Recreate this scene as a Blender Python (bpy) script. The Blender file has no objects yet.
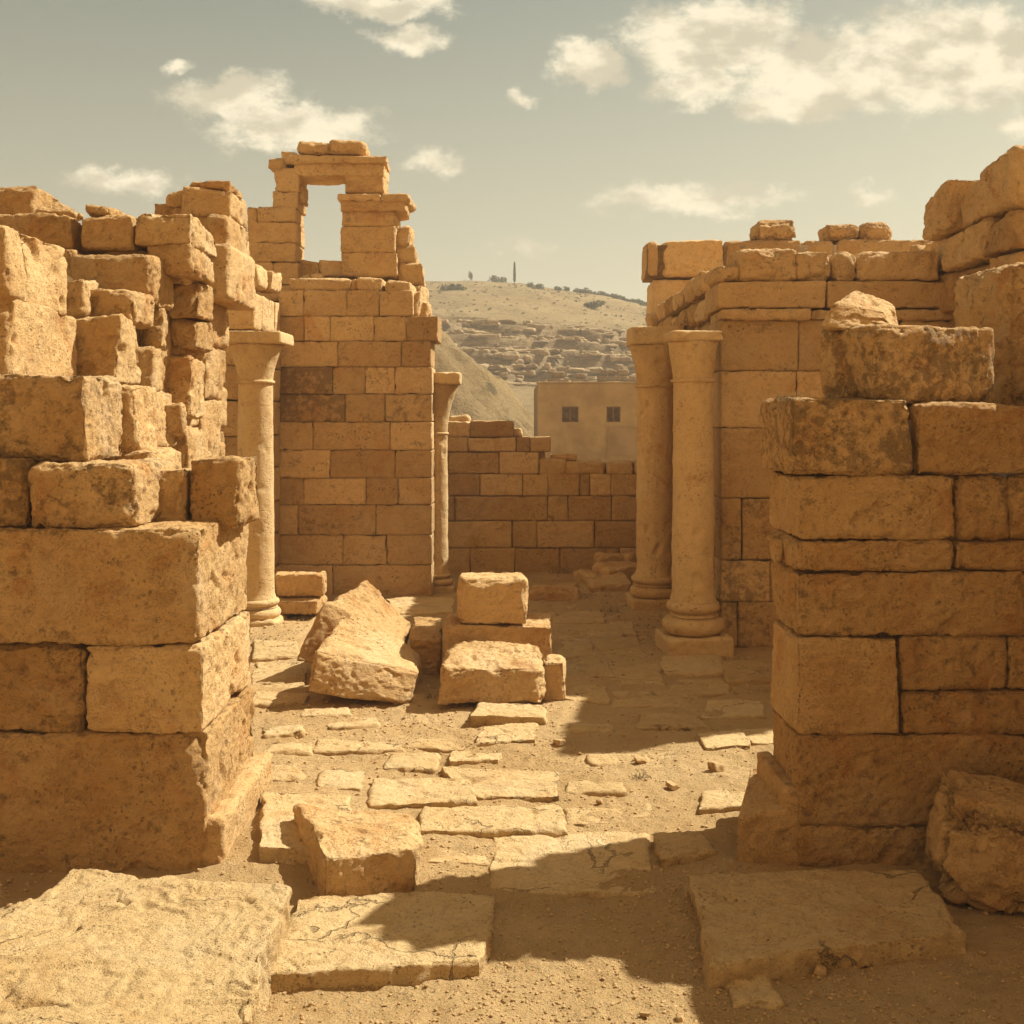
import bpy, math, random
import numpy as np
from mathutils import Vector, Matrix, Euler

random.seed(11)
RNG = np.random.default_rng(7)
SC = bpy.context.scene
COL = SC.collection

# ------------------------------------------------------------------ camera
EYE, FPX, HY = 2.0, 1100.0, 420.0
cam_d = bpy.data.cameras.new('camera')
cam_d.sensor_width = 36.0
cam_d.lens = 36.0 * FPX / 1024.0
cam_d.shift_y = -(512.0 - HY) / 1024.0
cam_d.clip_start, cam_d.clip_end = 0.05, 5000
cam = bpy.data.objects.new('camera', cam_d)
COL.objects.link(cam)
cam.location = (0, 0, EYE)
cam.rotation_euler = (math.pi / 2, 0, 0)
SC.camera = cam

# ------------------------------------------------------------------ light
SUN_TRAVEL = Vector((-0.86, -0.41, -1.0)).normalized()
sun_el = math.asin(-SUN_TRAVEL.z)
sun_az = math.atan2(-SUN_TRAVEL.x, -SUN_TRAVEL.y)
sd = bpy.data.lights.new('sun', 'SUN')
sd.energy = 5.0
sd.angle = math.radians(0.6)
sd.color = (1.0, 1.0, 0.92)
so = bpy.data.objects.new('sun', sd)
COL.objects.link(so)
so.rotation_euler = SUN_TRAVEL.to_track_quat('-Z', 'Y').to_euler()
so.location = (30, 10, 40)

SC.view_settings.view_transform = 'Standard'
SC.view_settings.look = 'None'
SC.view_settings.gamma = 1.0
SC.view_settings.exposure = 0.78
SC.view_settings.use_curve_mapping = False
SC.cycles.max_bounces = 8
SC.cycles.diffuse_bounces = 7

# ------------------------------------------------------------------ node helper
class NT:
    def __init__(self, tree):
        self.t = tree
        tree.nodes.clear()
    def n(self, typ, **kw):
        nd = self.t.nodes.new(typ)
        for k, v in kw.items():
            setattr(nd, k, v)
        return nd
    def put(self, sock, v):
        if isinstance(v, bpy.types.NodeSocket):
            self.t.links.new(v, sock)
        elif v is not None:
            sock.default_value = v
    def m(self, op, a, b=None, c=None, clamp=False):
        nd = self.n('ShaderNodeMath', operation=op, use_clamp=clamp)
        for i, v in enumerate((a, b, c)):
            self.put(nd.inputs[i], v)
        return nd.outputs[0]
    def vm(self, op, a, b=None, out=0):
        nd = self.n('ShaderNodeVectorMath', operation=op)
        self.put(nd.inputs[0], a)
        if b is not None:
            self.put(nd.inputs[1], b)
        return nd.outputs[out]
    def rng(self, v, a, b, c=0.0, d=1.0, smooth=True):
        nd = self.n('ShaderNodeMapRange', clamp=True)
        nd.interpolation_type = 'SMOOTHSTEP' if smooth else 'LINEAR'
        self.put(nd.inputs[0], v)
        for i, x in enumerate((a, b, c, d)):
            self.put(nd.inputs[1 + i], x)
        return nd.outputs[0]
    def noise(self, vec, scale, detail=4, rough=0.55, dist=0.0, dim='3D'):
        nd = self.n('ShaderNodeTexNoise', noise_dimensions=dim)
        self.put(nd.inputs['Vector'], vec)
        nd.inputs['Scale'].default_value = scale
        nd.inputs['Detail'].default_value = detail
        nd.inputs['Roughness'].default_value = rough
        nd.inputs['Distortion'].default_value = dist
        return nd.outputs['Fac']
    def vor(self, vec, scale, feature='F1', rnd=1.0):
        nd = self.n('ShaderNodeTexVoronoi', feature=feature)
        self.put(nd.inputs['Vector'], vec)
        nd.inputs['Scale'].default_value = scale
        nd.inputs['Randomness'].default_value = rnd
        return nd.outputs['Distance']
    def mix(self, fac, a, b, typ='MIX'):
        nd = self.n('ShaderNodeMix', data_type='RGBA', blend_type=typ)
        self.put(nd.inputs[0], fac)
        for i, v in ((6, a), (7, b)):
            if isinstance(v, (tuple, list)) and len(v) == 3:
                v = (*v, 1)
            self.put(nd.inputs[i], v)
        return nd.outputs[2]
    def bump(self, h, dist, strength=1.0, prev=None):
        nd = self.n('ShaderNodeBump')
        nd.inputs['Strength'].default_value = strength
        nd.inputs['Distance'].default_value = dist
        self.put(nd.inputs['Height'], h)
        if prev is not None:
            self.put(nd.inputs['Normal'], prev)
        return nd.outputs[0]
    def scale(self, vec, s):
        nd = self.n('ShaderNodeMapping')
        self.put(nd.inputs['Vector'], vec)
        nd.inputs['Scale'].default_value = s
        return nd.outputs[0]

# ------------------------------------------------------------------ sky
world = bpy.data.worlds.new("World")
SC.world = world
world.use_nodes = True
W = NT(world.node_tree)
sky = W.n('ShaderNodeTexSky', sky_type='NISHITA')
sky.sun_disc = False
sky.sun_elevation = sun_el
sky.sun_rotation = sun_az
sky.altitude = 300
sky.air_density = 1.0
sky.dust_density = 6.0
sky.ozone_density = 0.6
SKY_TINT = (0.95, 0.84, 0.56)
sky_col = W.mix(1.0, sky.outputs[0], SKY_TINT, 'MULTIPLY')
tc = W.n('ShaderNodeTexCoord')
dirv = tc.outputs['Generated']
sep = W.n('ShaderNodeSeparateXYZ')
W.put(sep.inputs[0], dirv)
# dust: evens the air out and makes it creamy towards the horizon
dusty = W.mix(W.rng(sep.outputs[2], 0.02, 0.40, smooth=False), (6.5, 5.8, 4.05), (1.62, 1.98, 1.78))
sky_col = W.mix(0.72, sky_col, dusty)
# the air is brighter on the sun's side
glow = W.m('ADD', 1.0, W.m('MULTIPLY', W.m('MINIMUM', W.m('MAXIMUM', sep.outputs[0], -0.4), 0.4), 0.45))
gcol = W.n('ShaderNodeCombineColor')
for k_ in range(3): W.put(gcol.inputs[k_], glow)
sky_col = W.mix(1.0, sky_col, gcol.outputs[0], 'MULTIPLY')
yy = W.m('MAXIMUM', sep.outputs[1], 0.05)
uu = W.m('DIVIDE', sep.outputs[0], yy)
vv = W.m('DIVIDE', sep.outputs[2], yy)
comb = W.n('ShaderNodeCombineXYZ')
W.put(comb.inputs[0], uu); W.put(comb.inputs[1], vv)
cuv = comb.outputs[0]
wn = W.n('ShaderNodeTexNoise', noise_dimensions='3D')
W.put(wn.inputs['Vector'], cuv)
wn.inputs['Scale'].default_value = 16; wn.inputs['Detail'].default_value = 6; wn.inputs['Roughness'].default_value = 0.62
warp = W.vm('SCALE', W.vm('SUBTRACT', wn.outputs['Color'], (0.5, 0.5, 0.5)))
warp.node.inputs['Scale'].default_value = 0.055
wuv = W.vm('ADD', cuv, warp)
CLOUDS = [(385, 8, 75, 17, .9), (408, 40, 44, 15, .75), (178, 66, 20, 11, .45), (228, 100, 72, 22, .8), (292, 126, 92, 26, .8),
          (118, 178, 78, 17, .6), (437, 157, 30, 16, .6), (590, 66, 42, 24, .9), (715, 38, 100, 46, 1.), (700, 85, 60, 22, .7), (860, 70, 150, 46, 1.), (950, 60, 110, 62, 1.), (800, 102, 70, 24, .8),
          (523, 99, 14, 9, .5), (680, 198, 92, 22, .62), (760, 200, 55, 12, .4), (530, 246, 45, 12, .3), (865, 200, 26, 13, .45), (1018, 126, 30, 13, .6)]
dens = None
for cx, cy, rx, ry, k in CLOUDS:
    c = ((cx - 512) / FPX, (HY - cy) / FPX, 0)
    d = W.vm('MULTIPLY', W.vm('SUBTRACT', wuv, c), (FPX / rx, FPX / ry, 0))
    L = W.vm('LENGTH', d, out=1)
    v = W.m('MULTIPLY', W.m('SUBTRACT', 1.15, L), k)
    dens = v if dens is None else W.m('MAXIMUM', dens, v)
fb = W.noise(W.scale(cuv, (1, 1.5, 1)), 30, 9, 0.66)
dn = W.m('ADD', dens, W.m('MULTIPLY', W.m('SUBTRACT', fb, 0.5), 1.3))
cmask = W.rng(dn, 0.02, 0.55)
shade = W.rng(W.noise(W.scale(W.vm('ADD', cuv, (0.004, 0.012, 0)), (1, 1.6, 1)), 15, 5, 0.55), 0.40, 0.58)
ccol = W.mix(shade, (7.6, 6.7, 4.9), (11.8, 10.5, 7.7))
CLOUD_GAIN = 0.66
cl = W.mix(1.0, ccol, (CLOUD_GAIN,) * 3, 'MULTIPLY')
sky_all = W.mix(W.m('MULTIPLY', cmask, 0.94), sky_col, cl)
# warm fill glow added to the unseen sky behind camera, lifts the shade
rear_fill = W.m('MULTIPLY', W.rng(W.noise(W.scale(dirv, (1, 1, 2)), 2.2, 6, 0.6), 0.30, 0.55), W.rng(sep.outputs[1], 0.10, -0.30))
rear_fill = W.m('MULTIPLY', rear_fill, W.rng(sep.outputs[2], -0.02, 0.10))
sky_all = W.mix(rear_fill, sky_all, (5.4, 3.2, 1.35))
bg = W.n('ShaderNodeBackground')
W.put(bg.inputs[0], sky_all)
bg.inputs[1].default_value = 0.08
wo = W.n('ShaderNodeOutputWorld')
W.t.links.new(bg.outputs[0], wo.inputs[0])

# ------------------------------------------------------------------ materials
def new_mat(name):
    m = bpy.data.materials.new(name)
    m.use_nodes = True
    return m, NT(m.node_tree)

def finish(N, col, normal=None, rough=0.93):
    b = N.n('ShaderNodeBsdfPrincipled')
    N.put(b.inputs['Base Color'], col)
    N.put(b.inputs['Roughness'], rough)
    b.inputs['Specular IOR Level'].default_value = 0.2
    if normal is not None:
        N.put(b.inputs['Normal'], normal)
    o = N.n('ShaderNodeOutputMaterial')
    N.t.links.new(b.outputs[0], o.inputs[0])

def stone_mat(name, light, dark, rust, fine=1.0, stain_amt=1.0, bump=1.0, floor=False):
    m, N = new_mat(name)
    pos = N.n('ShaderNodeNewGeometry').outputs['Position']
    at = N.n('ShaderNodeAttribute', attribute_name='tint').outputs['Fac']
    st = N.n('ShaderNodeAttribute', attribute_name='stain').outputs['Fac']
    big = N.noise(pos, 2.3 * fine, 5, 0.6, 0.4)
    mid = N.noise(pos, 11 * fine, 6, 0.65, 0.3)
    fin = N.noise(pos, 70 * fine, 4, 0.7)
    c = N.mix(N.rng(N.m('ADD', N.m('MULTIPLY', big, 0.6), N.m('MULTIPLY', at, 0.4)), 0.25, 0.75), dark, light)
    c = N.mix(N.m('MULTIPLY', N.rng(N.noise(pos, 3.7 * fine, 5, 0.6, 0.8), 0.52, 0.72), 0.65), c, rust)
    # grain speckle
    c = N.mix(N.m('MULTIPLY', N.rng(mid, 0.35, 0.7), 0.45), c, N.mix(0.5, c, light))
    c = N.mix(N.m('MULTIPLY', N.rng(fin, 0.54, 0.70), 0.55), c, N.mix(0.55, c, (.10, .055, .02)))
    c = N.mix(N.m('MULTIPLY', N.rng(fin, 0.46, 0.25), 0.30), c, N.mix(0.6, c, light))
    mot = N.noise(pos, 24 * fine, 6, 0.75, 0.6)
    c = N.mix(N.m('MULTIPLY', N.rng(mot, 0.50, 0.68), 0.36), c, N.mix(0.6, c, (.17, .088, .030)))
    c = N.mix(N.m('MULTIPLY', N.rng(mot, 0.44, 0.28), 0.38), c, N.mix(0.55, c, light))
    # bleached patches
    c = N.mix(N.m('MULTIPLY', N.rng(N.noise(pos, 1.6 * fine, 6, 0.62, 0.6), 0.50, 0.66), 0.42), c, N.mix(0.5, light, (.62, .49, .31)))
    # per block value
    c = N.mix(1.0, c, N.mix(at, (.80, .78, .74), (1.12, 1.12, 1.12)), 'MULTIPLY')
    # dark weathering patches with their own outline
    sn = N.noise(pos, 4.6 * fine, 8, 0.72, 0.6)
    sp = N.noise(pos, 21 * fine, 5, 0.7)
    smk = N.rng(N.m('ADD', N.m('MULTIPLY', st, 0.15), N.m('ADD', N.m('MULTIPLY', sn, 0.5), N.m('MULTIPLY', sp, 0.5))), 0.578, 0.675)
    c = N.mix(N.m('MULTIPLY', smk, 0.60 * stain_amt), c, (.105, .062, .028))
    # pits: darker colour in the holes
    warp = N.vm('ADD', pos, N.vm('SCALE', N.n('ShaderNodeTexNoise').outputs['Color']))
    v1 = N.vor(pos, 38 * fine)
    v2 = N.vor(pos, 95 * fine)
    gate = N.rng(N.noise(pos, 5 * fine, 4), 0.50, 0.66)
    p1 = N.m('MULTIPLY', N.rng(v1, 0.30, 0.12), gate)
    p2 = N.m('MULTIPLY', N.rng(v2, 0.34, 0.16), N.rng(N.noise(pos, 13 * fine, 3), 0.42, 0.6))
    c = N.mix(N.m('MULTIPLY', p1, 0.42), c, (.13, .07, .03))
    c = N.mix(N.m('MULTIPLY', p2, 0.22), c, (.15, .085, .035))
    strat = N.noise(N.scale(pos, (1, 1, 3.2)), 9 * fine, 6, 0.7, 0.5)
    crack = None
    if floor:
        wv = N.n('ShaderNodeTexNoise'); N.put(wv.inputs['Vector'], pos); wv.inputs['Scale'].default_value = 4.0; wv.inputs['Detail'].default_value = 6
        wp = N.vm('SCALE', wv.outputs['Color']); wp.node.inputs['Scale'].default_value = 0.55
        edge = N.vor(N.vm('ADD', N.scale(pos, (1, 1.3, .3)), wp), 1.25, 'DISTANCE_TO_EDGE')
        crack = N.m('MULTIPLY', N.rng(edge, 0.014, 0.003), N.rng(N.noise(pos, 2.3, 3), 0.50, 0.60))
        c = N.mix(N.m('MULTIPLY', crack, 0.42), c, (.12, .066, .026))
        geo2 = N.n('ShaderNodeNewGeometry'); sn2 = N.n('ShaderNodeSeparateXYZ'); N.put(sn2.inputs[0], geo2.outputs['Normal'])
        dust = N.m('MULTIPLY', N.rng(N.noise(pos, 2.6, 7, 0.68, 0.4), 0.54, 0.66), N.rng(sn2.outputs[2], 0.8, 0.95))
        c = N.mix(N.m('MULTIPLY', dust, 0.5), c, N.mix(N.noise(pos, 60, 4, .7), (.34, .20, .08), (.52, .35, .165)))
    nb = N.bump(strat, 0.016 * bump / fine)
    nb = N.bump(mid, 0.012 * bump / fine, prev=nb)
    nb = N.bump(mot, 0.012 * bump / fine, prev=nb)
    nb = N.bump(N.m('SUBTRACT', 1.0, N.m('ADD', p1, N.m('MULTIPLY', p2, 0.6))), 0.014 * bump / fine, prev=nb)
    nb = N.bump(fin, 0.007 * bump / fine, prev=nb)
    nb = N.bump(N.noise(pos, 190 * fine, 3, 0.8), 0.003 * bump / fine, prev=nb)
    if crack is not None:
        nb = N.bump(N.m('SUBTRACT', 1.0, crack), 0.02, prev=nb)
    finish(N, c, nb)
    return m

LIGHT, DARK, RUST = (.68, .445, .20), (.50, .275, .092), (.47, .19, .045)
M_NEAR = stone_mat('weathered_limestone', LIGHT, DARK, RUST, 1.0, 1.0)
M_FAR = stone_mat('distant_limestone', (.70, .465, .215), (.58, .345, .135), (.52, .25, .08), 0.62, 0.9, 0.9)
M_FLOOR = stone_mat('paving_limestone', (.60, .41, .19), (.51, .33, .138), (.47, .27, .095), 1.0, 0.3, 0.9, floor=True)
M_COLUMN = stone_mat('column_limestone', (.66, .46, .22), (.55, .35, .15), (.46, .245, .085), 0.8, 0.8, 0.45)

def plain_mat(name, a, b, scale=6, bump=0.02, rough=0.95, detail=6):
    m, N = new_mat(name)
    pos = N.n('ShaderNodeNewGeometry').outputs['Position']
    c = N.mix(N.rng(N.noise(pos, scale, detail, 0.65), 0.3, 0.7), a, b)
    finish(N, c, N.bump(N.noise(pos, scale * 5, 5, 0.7), bump), rough)
    return m

M_CORE = plain_mat('rubble_mortar', (.26, .145, .055), (.40, .24, .10), 14, 0.03)
M_GRAVEL = plain_mat('gravel', (.34, .205, .085), (.60, .395, .18), 30, 0.006)
M_HILLROCK = plain_mat('hillside_rock', (.22, .145, .07), (.40, .28, .145), 1.2, 0.10)
M_PLASTER = plain_mat('old_plaster', (.25, .175, .093), (.36, .262, .142), 1.3, 0.03)
M_PATCH = plain_mat('patched_plaster', (.22, .155, .085), (.30, .215, .12), 1.4, 0.03)
M_WOOD = plain_mat('grey_wood', (.13, .08, .04), (.22, .14, .075), 9, 0.01)
M_DARK = plain_mat('dark_interior', (.05, .03, .017), (.08, .05, .027), 4, 0.0)
M_LEAF = plain_mat('dusty_leaves', (.050, .052, .022), (.10, .095, .042), 2.5, 0.0)
M_SCRUB = plain_mat('dry_scrub_leaves', (.085, .068, .032), (.16, .12, .058), 1.5, 0.0)
M_TRUNK = plain_mat('bark', (.10, .07, .04), (.16, .11, .06), 8, 0.02)
M_STRAW = plain_mat('dry_stalks', (.26, .19, .10), (.42, .32, .17), 9, 0.0)

def ground_mat():
    m, N = new_mat('sandy_dirt')
    pos = N.n('ShaderNodeNewGeometry').outputs['Position']
    big = N.noise(pos, 0.9, 6, 0.6, 0.3)
    mid = N.noise(pos, 6, 7, 0.7)
    c = N.mix(N.rng(big, 0.35, 0.65), (.57, .355, .145), (.67, .44, .20))
    c = N.mix(N.m('MULTIPLY', N.rng(mid, 0.5, 0.72), 0.6), c, (.52, .305, .115))
    peb = N.vor(pos, 42)
    pebm = N.m('MULTIPLY', N.rng(peb, 0.38, 0.22), N.rng(N.noise(pos, 3.1, 4, 0.6), 0.42, 0.62))
    c = N.mix(N.m('MULTIPLY', pebm, 0.5), c, (.62, .45, .24))
    fin = N.noise(pos, 85, 4, 0.75)
    c = N.mix(N.m('MULTIPLY', N.rng(fin, 0.55, 0.75), 0.5), c, (.40, .225, .085))
    nb = N.bump(mid, 0.03)
    nb = N.bump(N.noise(pos, 13, 7, 0.72), 0.025, prev=nb)
    nb = N.bump(N.noise(pos, 27, 6, 0.75), 0.026, prev=nb)
    nb = N.bump(pebm, 0.012, prev=nb)
    nb = N.bump(fin, 0.013, prev=nb)
    finish(N, c, nb, 0.97)
    return m
M_GROUND = ground_mat()

def hill_mat(name, rocky=True):
    m, N = new_mat(name)
    geo = N.n('ShaderNodeNewGeometry')
    pos = geo.outputs['Position']
    s = N.n('ShaderNodeSeparateXYZ'); N.put(s.inputs[0], geo.outputs['Normal'])
    big = N.noise(pos, 0.11, 6, 0.65, 0.5)
    c = N.mix(N.rng(big, 0.35, 0.65), (.25, .165, .072), (.345, .235, .105))
    tuft = N.noise(N.scale(pos, (1, .5, 1)), 1.3, 6, 0.75)
    c = N.mix(N.m('MULTIPLY', N.rng(tuft, 0.5, 0.72), 0.75), c, (.16, .11, .048))
    spk = N.vor(pos, 0.75)
    c = N.mix(N.m('MULTIPLY', N.rng(spk, 0.30, 0.12), N.rng(N.noise(pos, .25, 3), .48, .6)), c, (.15, .105, .048))
    if rocky:
        steep = N.rng(s.outputs[2], 0.95, 0.80)
        rock = N.mix(N.rng(N.noise(N.scale(pos, (1, 1, 3)), 0.9, 6, 0.7), 0.35, 0.65), (.20, .125, .06), (.36, .25, .125))
        c = N.mix(steep, c, rock)
    nb = N.bump(N.noise(pos, 0.8, 7, 0.75), 0.5)
    nb = N.bump(tuft, 0.25, prev=nb)
    nb = N.bump(N.noise(pos, 6, 5, 0.75), 0.10, prev=nb)
    finish(N, c, nb, 1.0)
    return m
M_HILL = hill_mat('dry_hillside')
M_MOUND = hill_mat('dry_mound', False)

# ------------------------------------------------------------------ numpy noise
_perm = np.random.default_rng(3).permutation(256).astype(np.int32)
PERM = np.concatenate([_perm, _perm, _perm])
_g = np.random.default_rng(5).normal(size=(256, 3)).astype(np.float32)
GRAD = _g / np.linalg.norm(_g, axis=1, keepdims=True)

def perlin(P):
    P = np.asarray(P, np.float32)
    I = np.floor(P).astype(np.int32)
    f = P - I
    u = f * f * f * (f * (f * 6 - 15) + 10)
    I &= 255
    out = 0
    X, Y, Z = I[:, 0], I[:, 1], I[:, 2]
    for dx in (0, 1):
        wx = u[:, 0] if dx else 1 - u[:, 0]
        a = PERM[(X + dx) & 255]
        for dy in (0, 1):
            wy = u[:, 1] if dy else 1 - u[:, 1]
            b = PERM[a + ((Y + dy) & 255)]
            for dz in (0, 1):
                wz = u[:, 2] if dz else 1 - u[:, 2]
                h = PERM[b + ((Z + dz) & 255)]
                g = GRAD[h]
                out = out + wx * wy * wz * (g[:, 0] * (f[:, 0] - dx) + g[:, 1] * (f[:, 1] - dy) + g[:, 2] * (f[:, 2] - dz))
    return out * 1.5

def sstep(a, b, x):
    t = np.clip((x - a) / (b - a), 0, 1)
    return t * t * (3 - 2 * t)

# ------------------------------------------------------------------ block builder
_lat = {}
def lattice(nx, ny, nz):
    key = (nx, ny, nz)
    if key in _lat:
        return _lat[key]
    quads = []
    def grid(n1, n2, f):
        a, b = np.meshgrid(np.arange(n1), np.arange(n2), indexing='ij')
        a, b = a.ravel(), b.ravel()
        quads.append(np.stack([f(a, b), f(a + 1, b), f(a + 1, b + 1), f(a, b + 1)], 1))
    K = lambda i, j, k: (i * (ny + 1) + j) * (nz + 1) + k
    grid(ny, nx, lambda a, b: K(b, a, 0))
    grid(nx, ny, lambda a, b: K(a, b, nz))
    grid(nx, nz, lambda a, b: K(a, 0, b))
    grid(nz, nx, lambda a, b: K(b, ny, a))
    grid(nz, ny, lambda a, b: K(0, b, a))
    grid(ny, nz, lambda a, b: K(nx, a, b))
    Q = np.concatenate(quads)
    un, inv = np.unique(Q.ravel(), return_inverse=True)
    k = un % (nz + 1); j = (un // (nz + 1)) % (ny + 1); i = un // ((nz + 1) * (ny + 1))
    U = np.stack([i / nx, j / ny, k / nz], 1).astype(np.float32)
    _lat[key] = (U, inv.reshape(-1, 4))
    return _lat[key]

_seed = [0]
def block(dims, cell=0.02, r=0.03, rough=0.025, cuts=1, cutlo=0.80, jit=0.02, pit=0.012, groove=0.0, corners=None, warp=0.0, flake=0.0, maxn=130, seed=None):
    """one hewn stone: a lattice box with worn edges, broken corners and a rough face. returns verts (centre of the base at 0,0,0) and quads"""
    if seed is None:
        _seed[0] += 1
        seed = _seed[0]
    rg = np.random.default_rng(1000 + seed)
    D = np.array(dims, np.float32)
    n = [int(np.clip(round(float(d) / cell), 3, maxn)) for d in D]
    U, Q = lattice(*n)
    h = D / 2
    P = (U - 0.5) * D
    off = rg.uniform(-50, 50, 3).astype(np.float32)
    S = P + off
    n1 = perlin(S * 1.9)
    n2 = perlin(S * 6.3)
    n3 = perlin(S * 16.0)
    rr = r * (0.35 + 1.9 * sstep(-0.35, 0.55, n2 * 0.7 + n1 * 0.5))
    rr = np.minimum(rr, h.min() * 0.9)[:, None]
    q = np.clip(P, -(h - rr), h - rr)
    d = P - q
    ln = np.linalg.norm(d, axis=1, keepdims=True)
    nrm = d / np.maximum(ln, 1e-6)
    P = q + nrm * rr
    for _ in range(cuts):
        v = rg.normal(size=3) / np.maximum(D, 1e-3) * D.mean()
        v = v / np.linalg.norm(v)
        v[2] = abs(v[2]) if rg.random() < 0.75 else v[2]
        sup = float((np.abs(v) * h).sum())
        dist = sup * rg.uniform(cutlo, 0.97)
        o = P @ v.astype(np.float32) - dist + n2 * 0.03 + n3 * 0.012
        P = P - np.maximum(o, 0)[:, None] * v.astype(np.float32) * 0.93
    disp = rough * (0.62 * n1 + 0.5 * n2 + 0.30 * n3)
    edge = np.clip((1 - np.abs(nrm).max(1)) * 3.2, 0, 1)
    if cell < 0.03:
        n4 = perlin(S * 39.0)
        disp += rough * 0.20 * n4 - r * edge * (0.30 * np.abs(n4) + 0.42 * np.maximum(n3, 0))
        if cell < 0.0145:
            disp -= r * edge * 0.22 * np.abs(perlin(S * 70.0)) + pit * 0.5 * sstep(0.30, 0.5, perlin(S * 26.0 + 7))
    else:
        disp -= r * edge * 0.5 * np.maximum(n3, 0)
    if pit:
        disp -= pit * sstep(0.28, 0.55, perlin(S * 9.0 + 31.0)) * (1 + n3)
    if groove:
        g1 = 1 - np.abs(perlin(S * np.array([3.0, 4.5, 5.0], np.float32) + 9 + 0.25 * n2[:, None] + 0.15 * n3[:, None]))
        disp -= groove * sstep(0.90, 0.99, g1) * sstep(0.05, 0.35, perlin(S * 1.7 + 41)) * (0.6 + n3)
    if flake:
        fl = perlin(S * np.array([2.6, 3.4, 3.0], np.float32) + 63) + 0.35 * n2 + 0.16 * n3
        disp -= flake * (sstep(0.02, 0.07, fl) + sstep(0.30, 0.34, fl) + sstep(-0.34, -0.30, fl) - 1)
    P = P + nrm * disp[:, None]
    if warp:
        
        for fq, am in ((2.4, 1.0), (7.5, .42), (19.0, .2)):
            P[:, 0] += warp * am * perlin(S * fq + 5); P[:, 1] += warp * am * perlin(S * fq + 77)
    if corners is None:
        if jit:
            J = rg.uniform(-jit, jit, (8, 3)).astype(np.float32)
            J[:4, 2] = 0
            V = P / D + 0.5
            w = _tri(V)
            P = P + w @ J
        P[:, 2] += h[2]
    else:
        V = P / D + 0.5
        P = _tri(V) @ np.asarray(corners, np.float32)
    return P, Q

def _tri(V):
    x, y, z = V[:, 0], V[:, 1], V[:, 2]
    return np.stack([(1 - x) * (1 - y) * (1 - z), x * (1 - y) * (1 - z), x * y * (1 - z), (1 - x) * y * (1 - z),
                     (1 - x) * (1 - y) * z, x * (1 - y) * z, x * y * z, (1 - x) * y * z], 1)

class Mesh:
    def __init__(self):
        self.V, self.F, self.T, self.S, self.MI, self.n = [], [], [], [], [], 0
    def add(self, V, F, tint=0.5, stain=0.0, mi=0):
        V = np.asarray(V, np.float32); F = np.asarray(F, np.int64)
        self.V.append(V); self.F.append(F + self.n); self.n += len(V)
        self.T.append(np.full(len(V), tint, np.float32)); self.S.append(np.full(len(V), stain, np.float32))
        self.MI.append(np.full(len(F), mi, np.int32))
        return self
    def build(self, name, mats, parent=None, origin=None, smooth=True):
        V = np.concatenate(self.V)
        if origin is None:
            lo, hi = V.min(0), V.max(0)
            origin = np.array([(lo[0] + hi[0]) / 2, (lo[1] + hi[1]) / 2, lo[2]])
        origin = np.asarray(origin, np.float64)
        me = bpy.data.meshes.new(name)
        V = (V - origin).astype(np.float32)
        F = np.concatenate(self.F) if len({f.shape[1] for f in self.F}) == 1 else None
        me.vertices.add(len(V)); me.vertices.foreach_set('co', V.ravel())
        if F is not None:
            k = F.shape[1]
            li = F.ravel().astype(np.int32)
            starts = np.arange(len(F), dtype=np.int32) * k
        else:
            li = np.concatenate([f.ravel() for f in self.F]).astype(np.int32)
            cnt = np.concatenate([np.full(len(f), f.shape[1]) for f in self.F])
            starts = np.concatenate([[0], np.cumsum(cnt)[:-1]]).astype(np.int32)
        me.loops.add(len(li)); me.loops.foreach_set('vertex_index', li)
        me.polygons.add(len(starts)); me.polygons.foreach_set('loop_start', starts)
        me.polygons.foreach_set('material_index', np.concatenate(self.MI))
        me.polygons.foreach_set('use_smooth', np.full(len(starts), smooth, bool))
        me.update(calc_edges=True)
        a = me.attributes.new('tint', 'FLOAT', 'POINT'); a.data.foreach_set('value', np.concatenate(self.T))
        a = me.attributes.new('stain', 'FLOAT', 'POINT'); a.data.foreach_set('value', np.concatenate(self.S))
        for m in (mats if isinstance(mats, (list, tuple)) else [mats]):
            me.materials.append(m)
        o = bpy.data.objects.new(name, me)
        COL.objects.link(o)
        if parent is not None:
            o.parent = parent
            o.location = Vector(origin) - parent_world(parent)
        else:
            o.location = Vector(origin)
        return o

def parent_world(p):
    v = Vector(p.location)
    while p.parent is not None:
        p = p.parent
        v = v + Vector(p.location)
    return v

def tag(o, label=None, cat=None, group=None, kind=None):
    if label: o['label'] = label
    if cat: o['category'] = cat
    if group: o['group'] = group
    if kind or cat: o['kind'] = kind or 'thing'
    return o

def thing(name, label, cat, loc, group=None, kind='thing'):
    o = bpy.data.objects.new(name, None)
    o.empty_display_size = 0.2
    COL.objects.link(o)
    o.location = loc
    return tag(o, label, cat, group, kind)

def rotz(V, a):
    c, s = math.cos(a), math.sin(a)
    R = np.array([[c, -s, 0], [s, c, 0], [0, 0, 1]], np.float32)
    return V @ R.T

def eul(V, e):
    R = np.array(Euler(e).to_matrix(), np.float32)
    return V @ R.T

def zat(py, y): return EYE - (py - HY) / FPX * y
def xat(px, y): return (px - 512) / FPX * y
def gnd(px, py, z=0.0):
    y = (EYE - z) * FPX / (py - HY)
    return xat(px, y), y

def tr(): return float(RNG.uniform(0, 1))

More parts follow.
